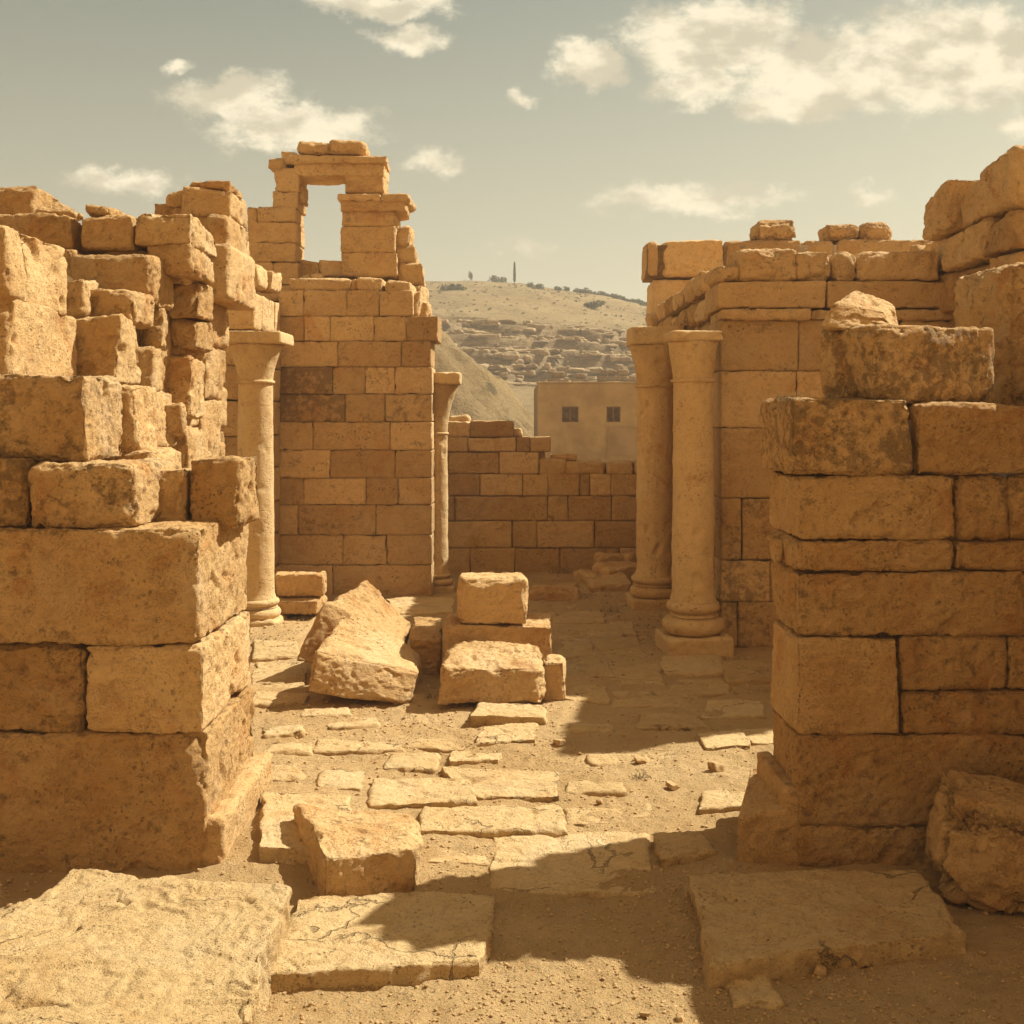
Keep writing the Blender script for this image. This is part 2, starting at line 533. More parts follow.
def front_block(par, px0, px1, pt, pb, y, dep, yaw=0, name='stone_block', mat=None, tint=None, stain=0.0, label=None, **kw):
    """a hewn block whose camera-side face sits at depth y"""
    x0, x1, z1, z0 = xat(px0, y), xat(px1, y), zat(pt, y), zat(pb, y)
    V, F = block((x1 - x0, dep, z1 - z0), **kw)
    V = rotz(V, yaw) + np.array([(x0 + x1) / 2, y + dep / 2, z0], np.float32)
    o = Mesh().add(V, F, tr() if tint is None else tint, stain).build(name, mat or M_NEAR, par)
    if label: o['label'] = label
    return o

def box(V0, V1):
    (x0, y0, z0), (x1, y1, z1) = V0, V1
    V = np.array([(x0, y0, z0), (x1, y0, z0), (x1, y1, z0), (x0, y1, z0), (x0, y0, z1), (x1, y0, z1), (x1, y1, z1), (x0, y1, z1)], np.float32)
    F = np.array([(0, 3, 2, 1), (4, 5, 6, 7), (0, 1, 5, 4), (1, 2, 6, 5), (2, 3, 7, 6), (3, 0, 4, 7)])
    return V, F

def masonry(mb, p0, p1, thick, courses, cell=0.03, recess=0.03, seedless=False, minlen=0.35, maxlen=0.9, gap=0.006, core=True, stainf=None, **kw):
    """courses of blocks from p0 to p1 (plan), thickness to the left of that direction. courses: (z0, z1, u0, u1, splits or None)"""
    p0, p1 = np.array(p0, float), np.array(p1, float)
    L = np.linalg.norm(p1 - p0)
    u = (p1 - p0) / L
    nrm = np.array([-u[1], u[0]])
    ang = math.atan2(u[1], u[0])
    for ci, (z0, z1, u0, u1, sp) in enumerate(courses):
        if sp is None:
            sp = [u0]
            while sp[-1] < u1 - 1e-4:
                s = sp[-1] + RNG.uniform(minlen, maxlen)
                if u1 - s < minlen * 0.7: s = u1
                sp.append(min(s, u1))
        if core:
            e = recess
            V, F = box((u0 + e, e, z0), (u1 - e, thick - e, z1 - max(0.02, 1.6 * kw.get('r', .02))))
            V = rotz(V, ang) + np.array([p0[0], p0[1], 0], np.float32)
            mb.add(V, F, 0.3, 0, 1)
        for a, b in zip(sp[:-1], sp[1:]):
            g = gap * RNG.uniform(0.6, 1.6)
            jut = RNG.uniform(-0.008, 0.008)
            V, F = block((b - a - g, thick - 0.002 + jut, z1 - z0 - gap), cell=cell, **kw)
            V = V + np.array([(a + b) / 2, thick / 2 - jut / 2, z0 + gap / 2], np.float32)
            V = rotz(V, ang) + np.array([p0[0], p0[1], 0], np.float32)
            um = (a + b) / 2
            st = stainf(um, (z0 + z1) / 2) if stainf else float(RNG.uniform(0, 0.5) ** 2)
            mb.add(V, F, tr(), st)

# ================================================================== GROUND, HILL
def warped(lo, hi, c0, c1, fine, grow):
    a = list(np.arange(c0, c1 + 1e-6, fine))
    s, x = fine, c1
    while x < hi:
        s *= grow; x += s; a.append(x)
    s, x = fine, c0
    pre = []
    while x > lo:
        s *= grow; x -= s; pre.append(x)
    return np.array(pre[::-1] + a, np.float32)

def ground_height(x, y):
    P = np.stack([x, y, np.zeros_like(x)], 1)
    near = np.exp(-np.maximum(y - 14, 0) / 8.0) * np.exp(-np.maximum(np.abs(x) - 6, 0) / 6)
    z = near * (0.035 * perlin(P * 0.55 + 3) + 0.022 * perlin(P * 1.7 + 9) + 0.013 * perlin(P * 5.1) + 0.009 * perlin(P * 13.0) + 0.011 * perlin(P * 24 + 2) * (.4 + perlin(P * 2.2 + 50)) + 0.007 * np.abs(perlin(P * 41)))
    # heaped dirt along the feet of the left wall and the right pier, worn hollow on the path
    z += near * 0.07 * np.exp(-((x + 1.15) / 0.35) ** 2 - ((y - 5.4) / 0.7) ** 2)
    z -= 0.018 * np.exp(-((x - 0.25) / 0.5) ** 2 - ((y - 4.1) / 0.5) ** 2)
    return z - 0.008

gx = warped(-700, 700, -2.4, 2.8, 0.018, 1.07)
gy = warped(-300, 900, 2.8, 7.0, 0.018, 1.03)
X, Y = np.meshgrid(gx, gy, indexing='ij')
Xf, Yf = X.ravel(), Y.ravel()
Z = ground_height(Xf, Yf)
def grid_faces(nx, ny):
    i, j = np.meshgrid(np.arange(nx - 1), np.arange(ny - 1), indexing='ij')
    a = (i * ny + j).ravel()
    return np.stack([a, a + ny, a + ny + 1, a + 1], 1)
g = Mesh().add(np.stack([Xf, Yf, Z], 1), grid_faces(len(gx), len(gy))).build('ground', M_GROUND, origin=(0, 0, 0))
tag(g, kind='structure')

def gz(x, y):
    return float(ground_height(np.array([x], np.float32), np.array([y], np.float32))[0])

def hill_height(x, y):
    xs = np.array([-300, -140, -60, -15, 1, 6, 12, 18, 26, 40, 70, 120, 300])
    cs = np.array([0, 8, 18, 21.0, 20.6, 19.8, 18.9, 17.6, 16.2, 13.6, 9, 3, 0])
    xe = x * 150.0 / np.maximum(y, 70)
    crest = np.interp(xe, xs, cs)
    prof = np.interp(y, [40, 56, 70, 84, 88, 91, 94, 97, 101, 106, 118, 135, 150, 175, 230, 330], [-.06, .02, .15, .25, .29, .36, .40, .47, .51, .58, .70, .89, 1.0, 1.02, .8, 0])
    P = np.stack([x, y, np.zeros_like(x)], 1)
    z = crest * prof
    z += sstep(45, 70, y) * (0.7 * perlin(P * 0.045) + 0.35 * perlin(P * 0.13 + 4) + 0.13 * perlin(P * 0.5))
    band = sstep(78, 86, y) * (1 - sstep(100, 110, y))
    n = perlin(P * 0.16 + 8) * 1.3
    zt = z + n
    st = 1.5
    fl = np.floor(zt / st) * st
    fr = (zt - fl) / st
    zt2 = fl + st * sstep(0.42, 0.60, fr) - n
    blockn = perlin(np.floor(P * 0.9)) * 0.35 + perlin(np.floor(P * np.array([0.45, 1, 1], np.float32) + .3)) * 0.4
    z = z * (1 - band) + (zt2 + blockn) * band
    return z - 0.4 * (1 - sstep(45, 60, y)) - 1.0 * (1 - sstep(40, 46, y))

hx = warped(-260, 260, -18, 26, 0.4, 1.08)
hy = np.concatenate([np.arange(40, 78, 1.0), np.arange(78, 112, 0.3), np.arange(112, 160, 0.7), np.arange(160, 331, 5.0)]).astype(np.float32)
X, Y = np.meshgrid(hx, hy, indexing='ij')
hz = hill_height(X.ravel(), Y.ravel())
h = Mesh().add(np.stack([X.ravel(), Y.ravel(), hz], 1), grid_faces(len(hx), len(hy))).build('hill', M_HILL, origin=(0, 150, 0))
tag(h, kind='structure')

# near mound of spoil with dry grass
mx = np.arange(-17, 7, 0.12, dtype=np.float32); my = np.arange(30, 54, 0.14, dtype=np.float32)
X, Y = np.meshgrid(mx, my, indexing='ij')
xf, yf = X.ravel(), Y.ravel()
P = np.stack([xf, yf, 0 * xf], 1)
rad = np.sqrt((xf + 5.6) ** 2 + ((yf - 42) * 0.95) ** 2) + 0.9 * perlin(P * 0.3) + 0.45 * perlin(P * 0.8) + 0.25 * perlin(P * 1.9)
mz = 8.2 * np.clip(1 - rad / 8.6, 0, 1) + 0.10 * perlin(P * 1.9) + 0.06 * perlin(P * 4.3) - 0.35
m_o = Mesh().add(np.stack([xf, yf, mz], 1), grid_faces(len(mx), len(my))).build('earth_mound', M_MOUND, origin=(-5.6, 42, 0))
tag(m_o, kind='structure')

# ================================================================== LEFT FOREGROUND WALL
K = dict(flake=.005, cell=0.0105, r=0.021, rough=0.021, cuts=2, cutlo=0.93, jit=0.006, pit=0.018)
T = thing('stone_wall', 'massive near wall of huge orange blocks stepping up beside the lower left slab', 'wall', (-2.0, 5.3, 0), 'ruined walls')
front_block(T, -200, 206, 734, 880, 4.90, 0.96, tint=.35, stain=.35, **K)
front_block(T, -200, 84, 645, 734, 4.925, 0.70, tint=.15, stain=.6, label='dark recessed block with crumbling face', **K)
front_block(T, 84.5, 203, 645.5, 734, 4.90, 0.95, tint=.75, stain=.1, **K)
front_block(T, -200, 199, 528, 645, 4.89, 0.93, tint=.45, stain=.25, **K)
front_block(T, -200, 27, 460, 528, 4.99, 0.6, tint=.25, stain=.95, label='dark crumbling block', **K)
front_block(T, 27, 138, 464, 530, 4.95, 0.62, yaw=-.03, tint=.55, stain=.45, **dict(K, r=.035, rough=.03, cuts=3))
front_block(T, 140, 180, 470, 530, 5.25, 0.42, yaw=.1, tint=.6, **dict(K, r=.035, rough=.03, cuts=3))
front_block(T, 188, 240, 458, 528, 5.28, 0.42, tint=.3, stain=.5, **dict(K, r=.025, rough=.024))
front_block(T, -200, 88, 374, 462, 5.08, 0.50, yaw=-.02, tint=.4, stain=.55, **dict(K, r=.03, rough=.028, cuts=2))
front_block(T, 96, 134, 384, 455, 5.62, 0.42, yaw=.05, tint=.7, **dict(K, r=.035, rough=.03, cuts=3))
front_block(T, 60, 150, 450, 500, 5.62, 0.55, tint=.6, **dict(K, r=.03, rough=.028, cuts=2))
V, F = block((0.17, 1.02, .24), cell=.011, r=.014, rough=.014, cuts=1, cutlo=.96, jit=.003)
Mesh().add(V + np.array([-1.375, 5.43, -0.03], np.float32) , F, .6).build('plinth_block', M_NEAR, T)
# filler in the wall's heart
V, F = box((-3.1, 5.2, -.1), (-1.75, 5.55, 1.52)); Mesh().add(V, F, .3).build('rubble_core', M_CORE, T)

# ================================================================== LEFT STEPPED WALL
K2 = dict(flake=.007, cell=0.014, r=0.026, rough=0.028, cuts=2, cutlo=0.88, jit=0.025, pit=0.022)
T = thing('stone_wall', 'broken side wall rising in rough steps behind the near orange blocks', 'wall', (-2.6, 6.6, 0), 'ruined walls')
# big lit blocks whose broad side faces the court
for (y0, y1, z0, z1, x1, tt) in ((5.36, 5.62, 2.60, 2.97, -2.47, .6), (5.64, 6.16, 2.58, 2.98, -2.49, .75), (5.40, 6.18, 2.20, 2.60, -2.46, .7), (5.65, 6.2, 1.80, 2.20, -2.30, .6), (5.65, 6.2, 0.0, 0.95, -2.2, .5), (5.65, 6.2, 0.95, 1.8, -2.25, .5)):
    V, F = block((0.75, y1 - y0, z1 - z0), **dict(K2, cell=.015))
    Mesh().add(V + np.array([x1 - .375, (y0 + y1) / 2, z0], np.float32), F, tt, .05).build('stone_block', M_NEAR, T)
STEPS = [(65, 116, 316, 384, 6.20, .42, .05, .5), (30, 112, 382, 470, 6.22, .5, 0, .4), (80, 138, 288, 324, 6.55, .35, -.12, .55), (60, 82, 278, 318, 6.45, .3, .1, .6), (74, 153, 252, 306, 6.80, .40, 0, .35), (20, 76, 250, 300, 6.85, .4, 0, .4),
         (128, 152, 345, 392, 6.72, .35, .15, .5), (141, 160, 304, 350, 6.95, .3, .1, .4), (112, 152, 388, 450, 6.75, .45, 0, .55), (155, 187, 356, 418, 7.35, .5, .05, .6), (163, 188, 330, 358, 7.45, .4, -.1, .5), (150, 178, 404, 436, 7.0, .35, .3, .6),
         (-30, 72, 213, 250, 7.05, .6, 0, .3), (75, 134, 215, 250, 7.0, .6, 0, .5), (135, 193, 214, 246, 7.0, .62, 0, .6), (146, 192, 243, 274, 7.02, .55, 0, .45), (100, 146, 246, 276, 7.06, .5, 0, .4), (165, 200, 282, 318, 7.35, .4, 0, .3), (166, 197, 318, 350, 7.38, .4, 0, .35), (168, 190, 268, 284, 7.3, .35, .05, .8),
         (-30, 32, 185, 216, 7.55, .75, 0, .35), (60, 150, 300, 420, 7.0, .5, 0, .4), (150, 186, 430, 520, 7.25, .5, 0, .5), (100, 150, 440, 560, 6.9, .5, 0, .5)]
for a in STEPS:
    front_block(T, a[0], a[1], a[2], a[3], a[4], a[5], yaw=a[6], tint=a[7], stain=float(RNG.uniform(0, .35)), **K2)
for (a, b, c, d, y, e) in ((36, 70, 206, 216, 7.2, .3), (84, 112, 205, 217, 7.1, .3)):
    front_block(T, a, b, c, d, y, e, tint=.4, **dict(K2, cuts=5, r=.05))
for (lo, hi) in (((-3.4, 5.72, -.1), (-2.5, 6.25, 2.5)), ((-3.6, 6.25, -.1), (-2.36, 6.85, 2.25)), ((-3.8, 6.85, -.1), (-2.36, 7.6, 2.9))):
    V, F = box(lo, hi); Mesh().add(V, F, .3).build('rubble_core', M_CORE, T)

# tall end of the side wall: faces the court with lit courses
T = thing('stone_wall', 'tall crumbling wall end topped by loose blocks left of the single column', 'wall', (-2.5, 8.4, 0), 'ruined walls')
mb = Mesh()
def rag(z, a, b, y0, y1): return y0 + a, y1 - b
cs = []
z = -0.05
for hgt, a, b in ((.36, 0, 0), (.34, .02, 0), (.30, 0, .0), (.36, .0, .02), (.33, .03, 0), (.30, .0, 0), (.33, .05, 0), (.30, .1, 0), (.31, .12, .0)):
    cs.append((z, z + hgt, a, 1.55 - b, None)); z += hgt
masonry(mb, (-2.30, 7.36), (-2.30, 8.90), 0.8, cs, cell=.022, minlen=.28, maxlen=.6, r=.028, rough=.034, cuts=2, cutlo=.88, jit=.02, pit=.02, gap=.012)
mb.build('masonry', [M_NEAR, M_CORE], T)
for a in ((205, 226, 214, 248, 8.2, .7), (190, 230, 246, 300, 7.95, .8), (183, 231, 188, 216, 8.42, .5), (183, 229, 214, 236, 8.42, .55), (189, 229, 178, 189, 8.45, .45), (165, 186, 191, 206, 8.6, .4), (152, 184, 201, 240, 8.65, .45), (222, 240, 195, 225, 8.85, .3), (168, 186, 204, 240, 8.5, .4), (186, 236, 230, 300, 8.5, .5)):
    front_block(T, *a, tint=.35 + .4 * tr(), stain=.2, **dict(K2, cell=.02))
for a in ((182, 207, 296, 345, 8.05, .55), (184, 205, 345, 400, 8.1, .5), (183, 204, 400, 470, 8.1, .5)):
    front_block(T, *a, tint=.35 + .4 * tr(), stain=.2, **dict(K2, cell=.02))
V, F = block((.28, .22, .06), cell=.018, r=.02, rough=.02, cuts=4)
Mesh().add(V + np.array([-2.2, 7.35, zat(280, 7.35)], np.float32), F, .95).build('loose_chip', M_FLOOR, T)

# pier behind the left column
T = thing('stone_pier', 'square stone pier standing right behind the single column with flared capital', 'pier', (-3.0, 12, 0))
mb = Mesh(); cs = []; z = -.05
for hgt in (.40, .38, .36, .38, .36, .38, .36, .37, .40): cs.append((z, z + hgt, 0, 1.15, None)); z += hgt
masonry(mb, (-2.68, 11.42), (-2.64, 12.57), 0.9, cs, cell=.03, minlen=.35, maxlen=.7, r=.02, rough=.018, cuts=1, jit=.012, gap=.008)
mb.build('masonry', [M_FAR, M_CORE], T)
for a in ((240, 258, 264, 286, 11.45, .5), (256, 274, 268, 290, 11.9, .4)):
    front_block(T, *a, mat=M_FAR, **dict(K2, cell=.025))

# ================================================================== FACADE WITH DOORWAY
YF = 12.6; s = YF / FPX
T = thing('ruined_facade', 'tall shaded ashlar facade with an open doorway standing on top against the sky', 'ruin', (-1.75, YF, 0))
mb = Mesh()
PYC = [(597, 565, [278, 333, 432]), (565, 535, [278, 343, 387, 432]), (535, 505, [278, 298, 376, 432]), (505, 478, [278, 303, 366, 398, 432]), (478, 450, [278, 330, 395, 432]), (450, 422, [278, 313, 390, 432]), (422, 394, [278, 345, 385, 432]),
       (394, 367, [278, 333, 365, 395, 432]), (367, 341, [278, 338, 401, 431]), (341, 316, [278, 304, 330, 374, 406, 438]), (316, 290, [278, 304, 347, 379, 413])]
x_0 = xat(278, YF)
def facade_stain(u, z):
    px = 278 + u / s; py = HY + (EYE - z) / s
    if px < 325 and 365 < py < 425: return 1.0 if px < 316 else .6
    if px > 385 and 394 < py < 422: return .55
    if 330 < px < 400 and 478 < py < 540: return .35
    return float(RNG.uniform(0, .42))
courses = []
for pb, pt, sp in PYC:
    uu_ = [(p - 278) * s for p in sp]
    courses.append((zat(pb, YF), zat(pt, YF), uu_[0], uu_[-1], uu_))
masonry(mb, (x_0, YF), (xat(440, YF), YF), .62, courses, cell=.024, recess=.027, r=.006, rough=.011, cuts=2, cutlo=.97, jit=.003, pit=.012, gap=.001, stainf=facade_stain)
mb.build('masonry', [M_FAR, M_CORE], T)
KF = dict(cell=.022, r=.03, rough=.022, cuts=2, cutlo=.88, jit=.02, pit=.015, mat=M_FAR)
for a in ((288, 350, 279, 291, YF + .02, .6), (350, 358, 279, 291, YF + .05, .5), (357, 384, 278, 291, YF + .01, .6), (384, 412, 280, 292, YF + .02, .6)):
    front_block(T, *a, tint=.5 + .3 * tr(), name='coping_block', **KF)
# steps of broken masonry on the right shoulder
for a in ((410, 418, 292, 316, YF + .1, .5), (396, 424, 262, 285, 13.45, .5), (394, 416, 245, 264, 13.5, .4), (394, 408, 226, 247, 13.5, .4), (408, 424, 284, 312, 13.3, .6), (412, 430, 300, 318, 13.0, .4)):
    front_block(T, *a, tint=.6, name='broken_shoulder', **dict(KF, r=.06, cuts=5, cutlo=.75, rough=.05, jit=.05))
YT = 13.35
# left jamb tower
for a in ((247, 257, 207, 292, .5), (257, 296, 207, 222, .55), (249, 297, 222, 243, .57), (246, 296, 243, 262, .56), (247, 273, 262, 285, .56), (273, 299, 262, 285, .55), (272, 298, 191, 208, .55), (274, 299, 168, 192, .55), (270, 285, 160, 170, .5), (247, 300, 285, 300, .56)):
    front_block(T, *a[:4], YT, a[4], tint=.4 + .3 * tr(), stain=.1, name='jamb_block', **dict(KF, r=.018, cuts=1, jit=.008))
front_block(T, 299, 305, 184, 203, YT + .1, .3, name='broken_shoulder', **dict(KF, r=.04, cuts=3))
# right pillar
for a in ((341, 397, 252, 276), (341, 395, 226, 252), (342, 396, 211, 226), (345, 384, 171, 193)):
    front_block(T, *a, YT, .55, tint=.4 + .3 * tr(), stain=.15, name='pillar_block', **dict(KF, r=.014, cuts=1, jit=.005))
front_block(T, 340, 406, 200, 211, YT - .07, .7, name='pillar_cornice', **dict(KF, r=.012, cuts=1))
front_block(T, 338, 381, 192, 200.5, YT - .12, .8, name='pillar_cornice', **dict(KF, r=.02, cuts=1))
front_block(T, 381, 410, 192, 201, YT - .12, .8, name='pillar_cornice', **dict(KF, r=.03, cuts=2))
# lintel and what lies on it
front_block(T, 294, 384, 163, 176, YT + .0, .55, name='lintel', tint=.75, **dict(KF, r=.01, cuts=0, jit=.004))
front_block(T, 286, 386, 154, 163, YT - .06, .66, name='lintel_cornice', tint=.6, **dict(KF, r=.02, cuts=1))
front_block(T, 268, 283, 158, 169, YT - .05, .55, name='lintel_cornice', **dict(KF, r=.04, cuts=4))
front_block(T, 281, 297, 151, 164, YT - .02, .55, name='lintel_cornice', **dict(KF, r=.04, cuts=4))
front_block(T, 296, 330, 141, 154, YT + .0, .5, name='cap_stone', tint=.5, **dict(KF, r=.05, cuts=3))
front_block(T, 328, 366, 140, 154, YT + .0, .5, name='cap_stone', tint=.6, **dict(KF, r=.05, cuts=3))
front_block(T, 298, 321, 261, 277, YT + .15, .5, name='sill_block', **KF)
front_block(T, 319, 344, 261, 277, YT + .15, .5, name='sill_block', **KF)
for (a, b, c, d) in ((310, 322, 272, 281), (300, 310, 274, 282)):
    front_block(T, a, b, c, d, YF + .3, .25, name='coping_block', **dict(KF, cuts=5, r=.04))
V, F = box((xat(255, YT), YT + .1, .0), (xat(392, YT), YT + .45, zat(277, YT))); Mesh().add(V, F, .3).build('rubble_core', M_CORE, T)

# ================================================================== END WALL
YE = 14.5; s = YE / FPX
T = thing('stone_wall', 'low rear wall of ashlar blocks with stepped broken top before the plastered house', 'wall', (.3, YE, 0), 'ruined walls')
mb = Mesh(); courses = []
EC = [(574, 548, [400, 470, 515, 560, 620, 672]), (548, 521, [400, 440, 512, 537, 594, 650, 672]), (521, 496, [400, 455, 548, 568, 612, 672]), (496, 474, [400, 480, 523, 548, 580, 590, 611, 672]), (474, 452, [400, 448, 499, 539]), (452, 437, [400, 468, 516, 530, 551]), (437, 421, [400, 470, 514])]
for pb, pt, sp in EC:
    q = [(p - 400) * s for p in sp]
    courses.append((zat(pb, YE), zat(pt, YE), q[0], q[-1], q))
masonry(mb, (xat(400, YE), YE), (xat(690, YE), YE), .5, courses, cell=.03, recess=.03, r=.008, rough=.014, cuts=1, cutlo=.95, jit=.005, gap=.004)
mb.build('masonry', [M_FAR, M_CORE], T)
for a in ((538, 566, 459, 476), (566, 605, 461, 475), (606, 634, 461, 475), (634, 672, 461, 475)):
    front_block(T, *a, YE, .5, tint=.6, name='coping_block', **dict(KF, cell=.028, cuts=2))
for a in ((551, 577, 454, 461), (448, 470, 416, 423), (512, 522, 428, 438), (534, 545, 448, 460)):
    front_block(T, *a, YE + .1, .35, tint=.8, name='coping_block', **dict(KF, cell=.028, cuts=5, r=.04))

# ================================================================== COLUMNS
def lathe(prof, seg=72, rough=0.006, seed=1, twist=0):
    prof = np.array(prof, np.float32)
    pr = [prof[0]]
    for a, b in zip(prof[:-1], prof[1:]):
        k = max(1, int(np.linalg.norm(b - a) / 0.02))
        for t in range(1, k + 1): pr.append(a + (b - a) * t / k)
    pr = np.array(pr)
    th = np.linspace(0, 2 * math.pi, seg, endpoint=False)
    V = np.stack([np.outer(pr[:, 0], np.cos(th)), np.outer(pr[:, 0], np.sin(th)), np.repeat(pr[:, 1][:, None], seg, 1)], 2).reshape(-1, 3)
    N = np.stack([np.tile(np.cos(th), len(pr)), np.tile(np.sin(th), len(pr)), np.zeros(len(pr) * seg)], 1)
    S = V + seed * 13.7
    d = rough * (perlin(S * 4) + .6 * perlin(S * 13) + .3 * perlin(S * 35)) - rough * 2.2 * sstep(.38, .6, perlin(S * 7 + 3))
    V = V + N * d[:, None] * (V[:, :2] ** 2).sum(1)[:, None] ** .5 / max(pr[:, 0].max(), .01)
    n = len(pr)
    i, j = np.meshgrid(np.arange(n - 1), np.arange(seg), indexing='ij')
    i, j = i.ravel(), j.ravel(); j2 = (j + 1) % seg
    F = np.stack([i * seg + j, i * seg + j2, (i + 1) * seg + j2, (i + 1) * seg + j], 1)
    return V, F

def torus_prof(R, r, z0, k=8):
    return [(R - r + r * math.sin(math.pi * t / k), z0 + r - r * math.cos(math.pi * t / k)) for t in range(k + 1)]

def column(label, x, y, zb, z_sh0, z_sh1, z_ab, z_top, rb, rt, r_bell, ab_half, plinth, seed, rough=.006, yaw=0.0, tint=.5, square_ab=True):
    """zb ground, shaft z_sh0..z_sh1, bell to z_ab, abacus to z_top"""
    T = thing('stone_column', label, 'column', (x, y, zb), 'columns of the court')
    o = np.array([x, y, 0], np.float32)
    hp = (z_sh0 - zb)
    zp = zb + hp * .32
    V, F = block((plinth * 2, plinth * 2, zp - zb + .1), cell=.02, r=.02, rough=.014, cuts=2, cutlo=.93, jit=.01)
    Mesh().add(rotz(V, yaw) + o + np.array([0, 0, zb - .1], np.float32), F, tint).build('plinth', M_COLUMN, T)
    t1 = (z_sh0 - zp) * .26; t2 = (z_sh0 - zp) * .17
    R1 = plinth * .94
    R2 = rb * 1.22
    prof = [(0.01, zp - .01)] + torus_prof(R1, t1, zp) + [(R2 * .99, zp + 2 * t1 + .01), (R2 * .96, z_sh0 - 2 * t2 - .02)] + torus_prof(R2 * 1.05, t2, z_sh0 - 2 * t2) + [(rb, z_sh0 + .004), (0.01, z_sh0 + .005)]
    V, F = lathe(prof, 80, rough, seed); Mesh().add(V + o, F, tint).build('base', M_COLUMN, T)
    hs = z_sh1 - z_sh0
    prof = [(rb * 1.10, z_sh0), (rb * 1.02, z_sh0 + .05)] + [(rb + (rt - rb) * t ** 1.3, z_sh0 + .05 + (hs - .05) * t) for t in np.linspace(.03, 1, 12)]
    V, F = lathe(prof, 96, rough, seed + 1); Mesh().add(V + o, F, tint + .1, .12).build('shaft', M_COLUMN, T)
    an = .035
    prof = [(rt * .98, z_sh1 - .002)] + torus_prof(rt * 1.13, an / 2, z_sh1) + [(rt * 1.02, z_sh1 + an + .006)]
    hb = z_ab - z_sh1 - an
    prof += [(rt * 1.02 + (r_bell - rt * 1.02) * (t ** 1.7), z_sh1 + an + hb * t) for t in np.linspace(.05, 1, 12)]
    prof += [(0.01, z_ab + .001)]
    V, F = lathe(prof, 96, rough * 1.3, seed + 2)
    cap = Mesh().add(V + o, F, tint, .2).build('capital', M_COLUMN, T)
    V, F = block((ab_half * 2, ab_half * 2, z_top - z_ab), cell=.016, r=.014, rough=.012, cuts=3, cutlo=.92, jit=.006)
    Mesh().add(rotz(V, yaw) + o + np.array([0, 0, z_ab], np.float32), F, tint + .1, .1).build('abacus', M_COLUMN, cap)
    return T

y = 11.0; k = y / FPX
column('smooth column with flared capital standing alone before the left pier', xat(255.5, y), y, zat(626, y), zat(598, y), zat(384, y), zat(345, y), zat(333, y), 18.5 * k, 17 * k, 28 * k, 32 * k, 27 * k, 3, .004)
y = 13.15; k = y / FPX
column('slim column half hidden at the edge of the shaded facade', xat(437, y), y, zat(589, y), zat(573, y), zat(435, y), zat(385, y), zat(373, y), 11 * k, 10.5 * k, 21 * k, 24 * k, 18 * k, 7, .006)
y = 9.62; k = y / FPX
column('nearer of two weathered columns against the right building, on a broad plinth', xat(693, y), y, zat(648, y), zat(600, y), zat(383, y), zat(342, y), zat(332, y), 21 * k, 19.5 * k, 25 * k, 25 * k, 33 * k, 11, .010, .06)
y = 11.9; k = y / FPX
column('farther weathered column of the pair, its capital broken on top', xat(655, y), y, zat(606, y), zat(575, y), zat(388, y), zat(346, y), zat(328, y), 18.5 * k, 18 * k, 26 * k, 26 * k, 27 * k, 15, .012, .0)

# ================================================================== RIGHT BUILDING
YR = 9.75; s = YR / FPX
T = thing('ruined_building', 'roofless block building with a long smooth band behind the paired columns', 'ruin', (2.8, YR, 0))
mb = Mesh()
RC = [(648, 602, [720, 738, 800, 880, 960]), (602, 560, [720, 770, 850, 960]), (560, 498, [720, 742, 790, 870, 960]), (498, 428, [720, 800, 890, 960]), (428, 371, [720, 797, 860, 960]), (371, 320, [720, 799, 840, 900, 960])]
courses = []
for pb, pt, sp in RC:
    q = [(p - 720) * s for p in sp]
    courses.append((zat(pb, YR), zat(pt, YR), q[0], q[-1], q))
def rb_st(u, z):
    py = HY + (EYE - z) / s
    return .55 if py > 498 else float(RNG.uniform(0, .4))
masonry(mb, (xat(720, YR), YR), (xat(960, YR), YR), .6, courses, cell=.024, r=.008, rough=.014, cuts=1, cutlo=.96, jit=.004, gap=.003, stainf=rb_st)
mb.build('masonry', [M_FAR, M_CORE], T)
KR = dict(cell=.02, r=.03, rough=.02, cuts=2, cutlo=.9, jit=.012, pit=.014, mat=M_FAR)
front_block(T, 722, 812, 308.5, 319.5, YR - .07, .6, name='ledge_block', tint=.6, **dict(KR, r=.012))
front_block(T, 813, 960, 309, 319.5, YR - .04, .6, name='ledge_block', tint=.5, **dict(KR, r=.016))
front_block(T, 718, 826, 281, 308, YR - .02, .65, name='band_block', tint=.55, **dict(KR, r=.014, rough=.012))
front_block(T, 827, 960, 281, 308, YR - .02, .65, name='band_block', tint=.4, **dict(KR, r=.014, rough=.012))
for a in ((737, 797, 248, 281, .5, .05), (797, 833, 251, 281, .5, -.04), (833, 857, 252, 281, .5, .06), (858, 940, 250, 281, .6, 0), (716, 741, 263, 282, .5, .12)):
    front_block(T, a[0], a[1], a[2], a[3], YR + .0, a[4], yaw=a[5], name='rough_block', tint=.45 + .3 * tr(), stain=.3, **dict(KR, r=.06, cuts=4, cutlo=.82, rough=.035))
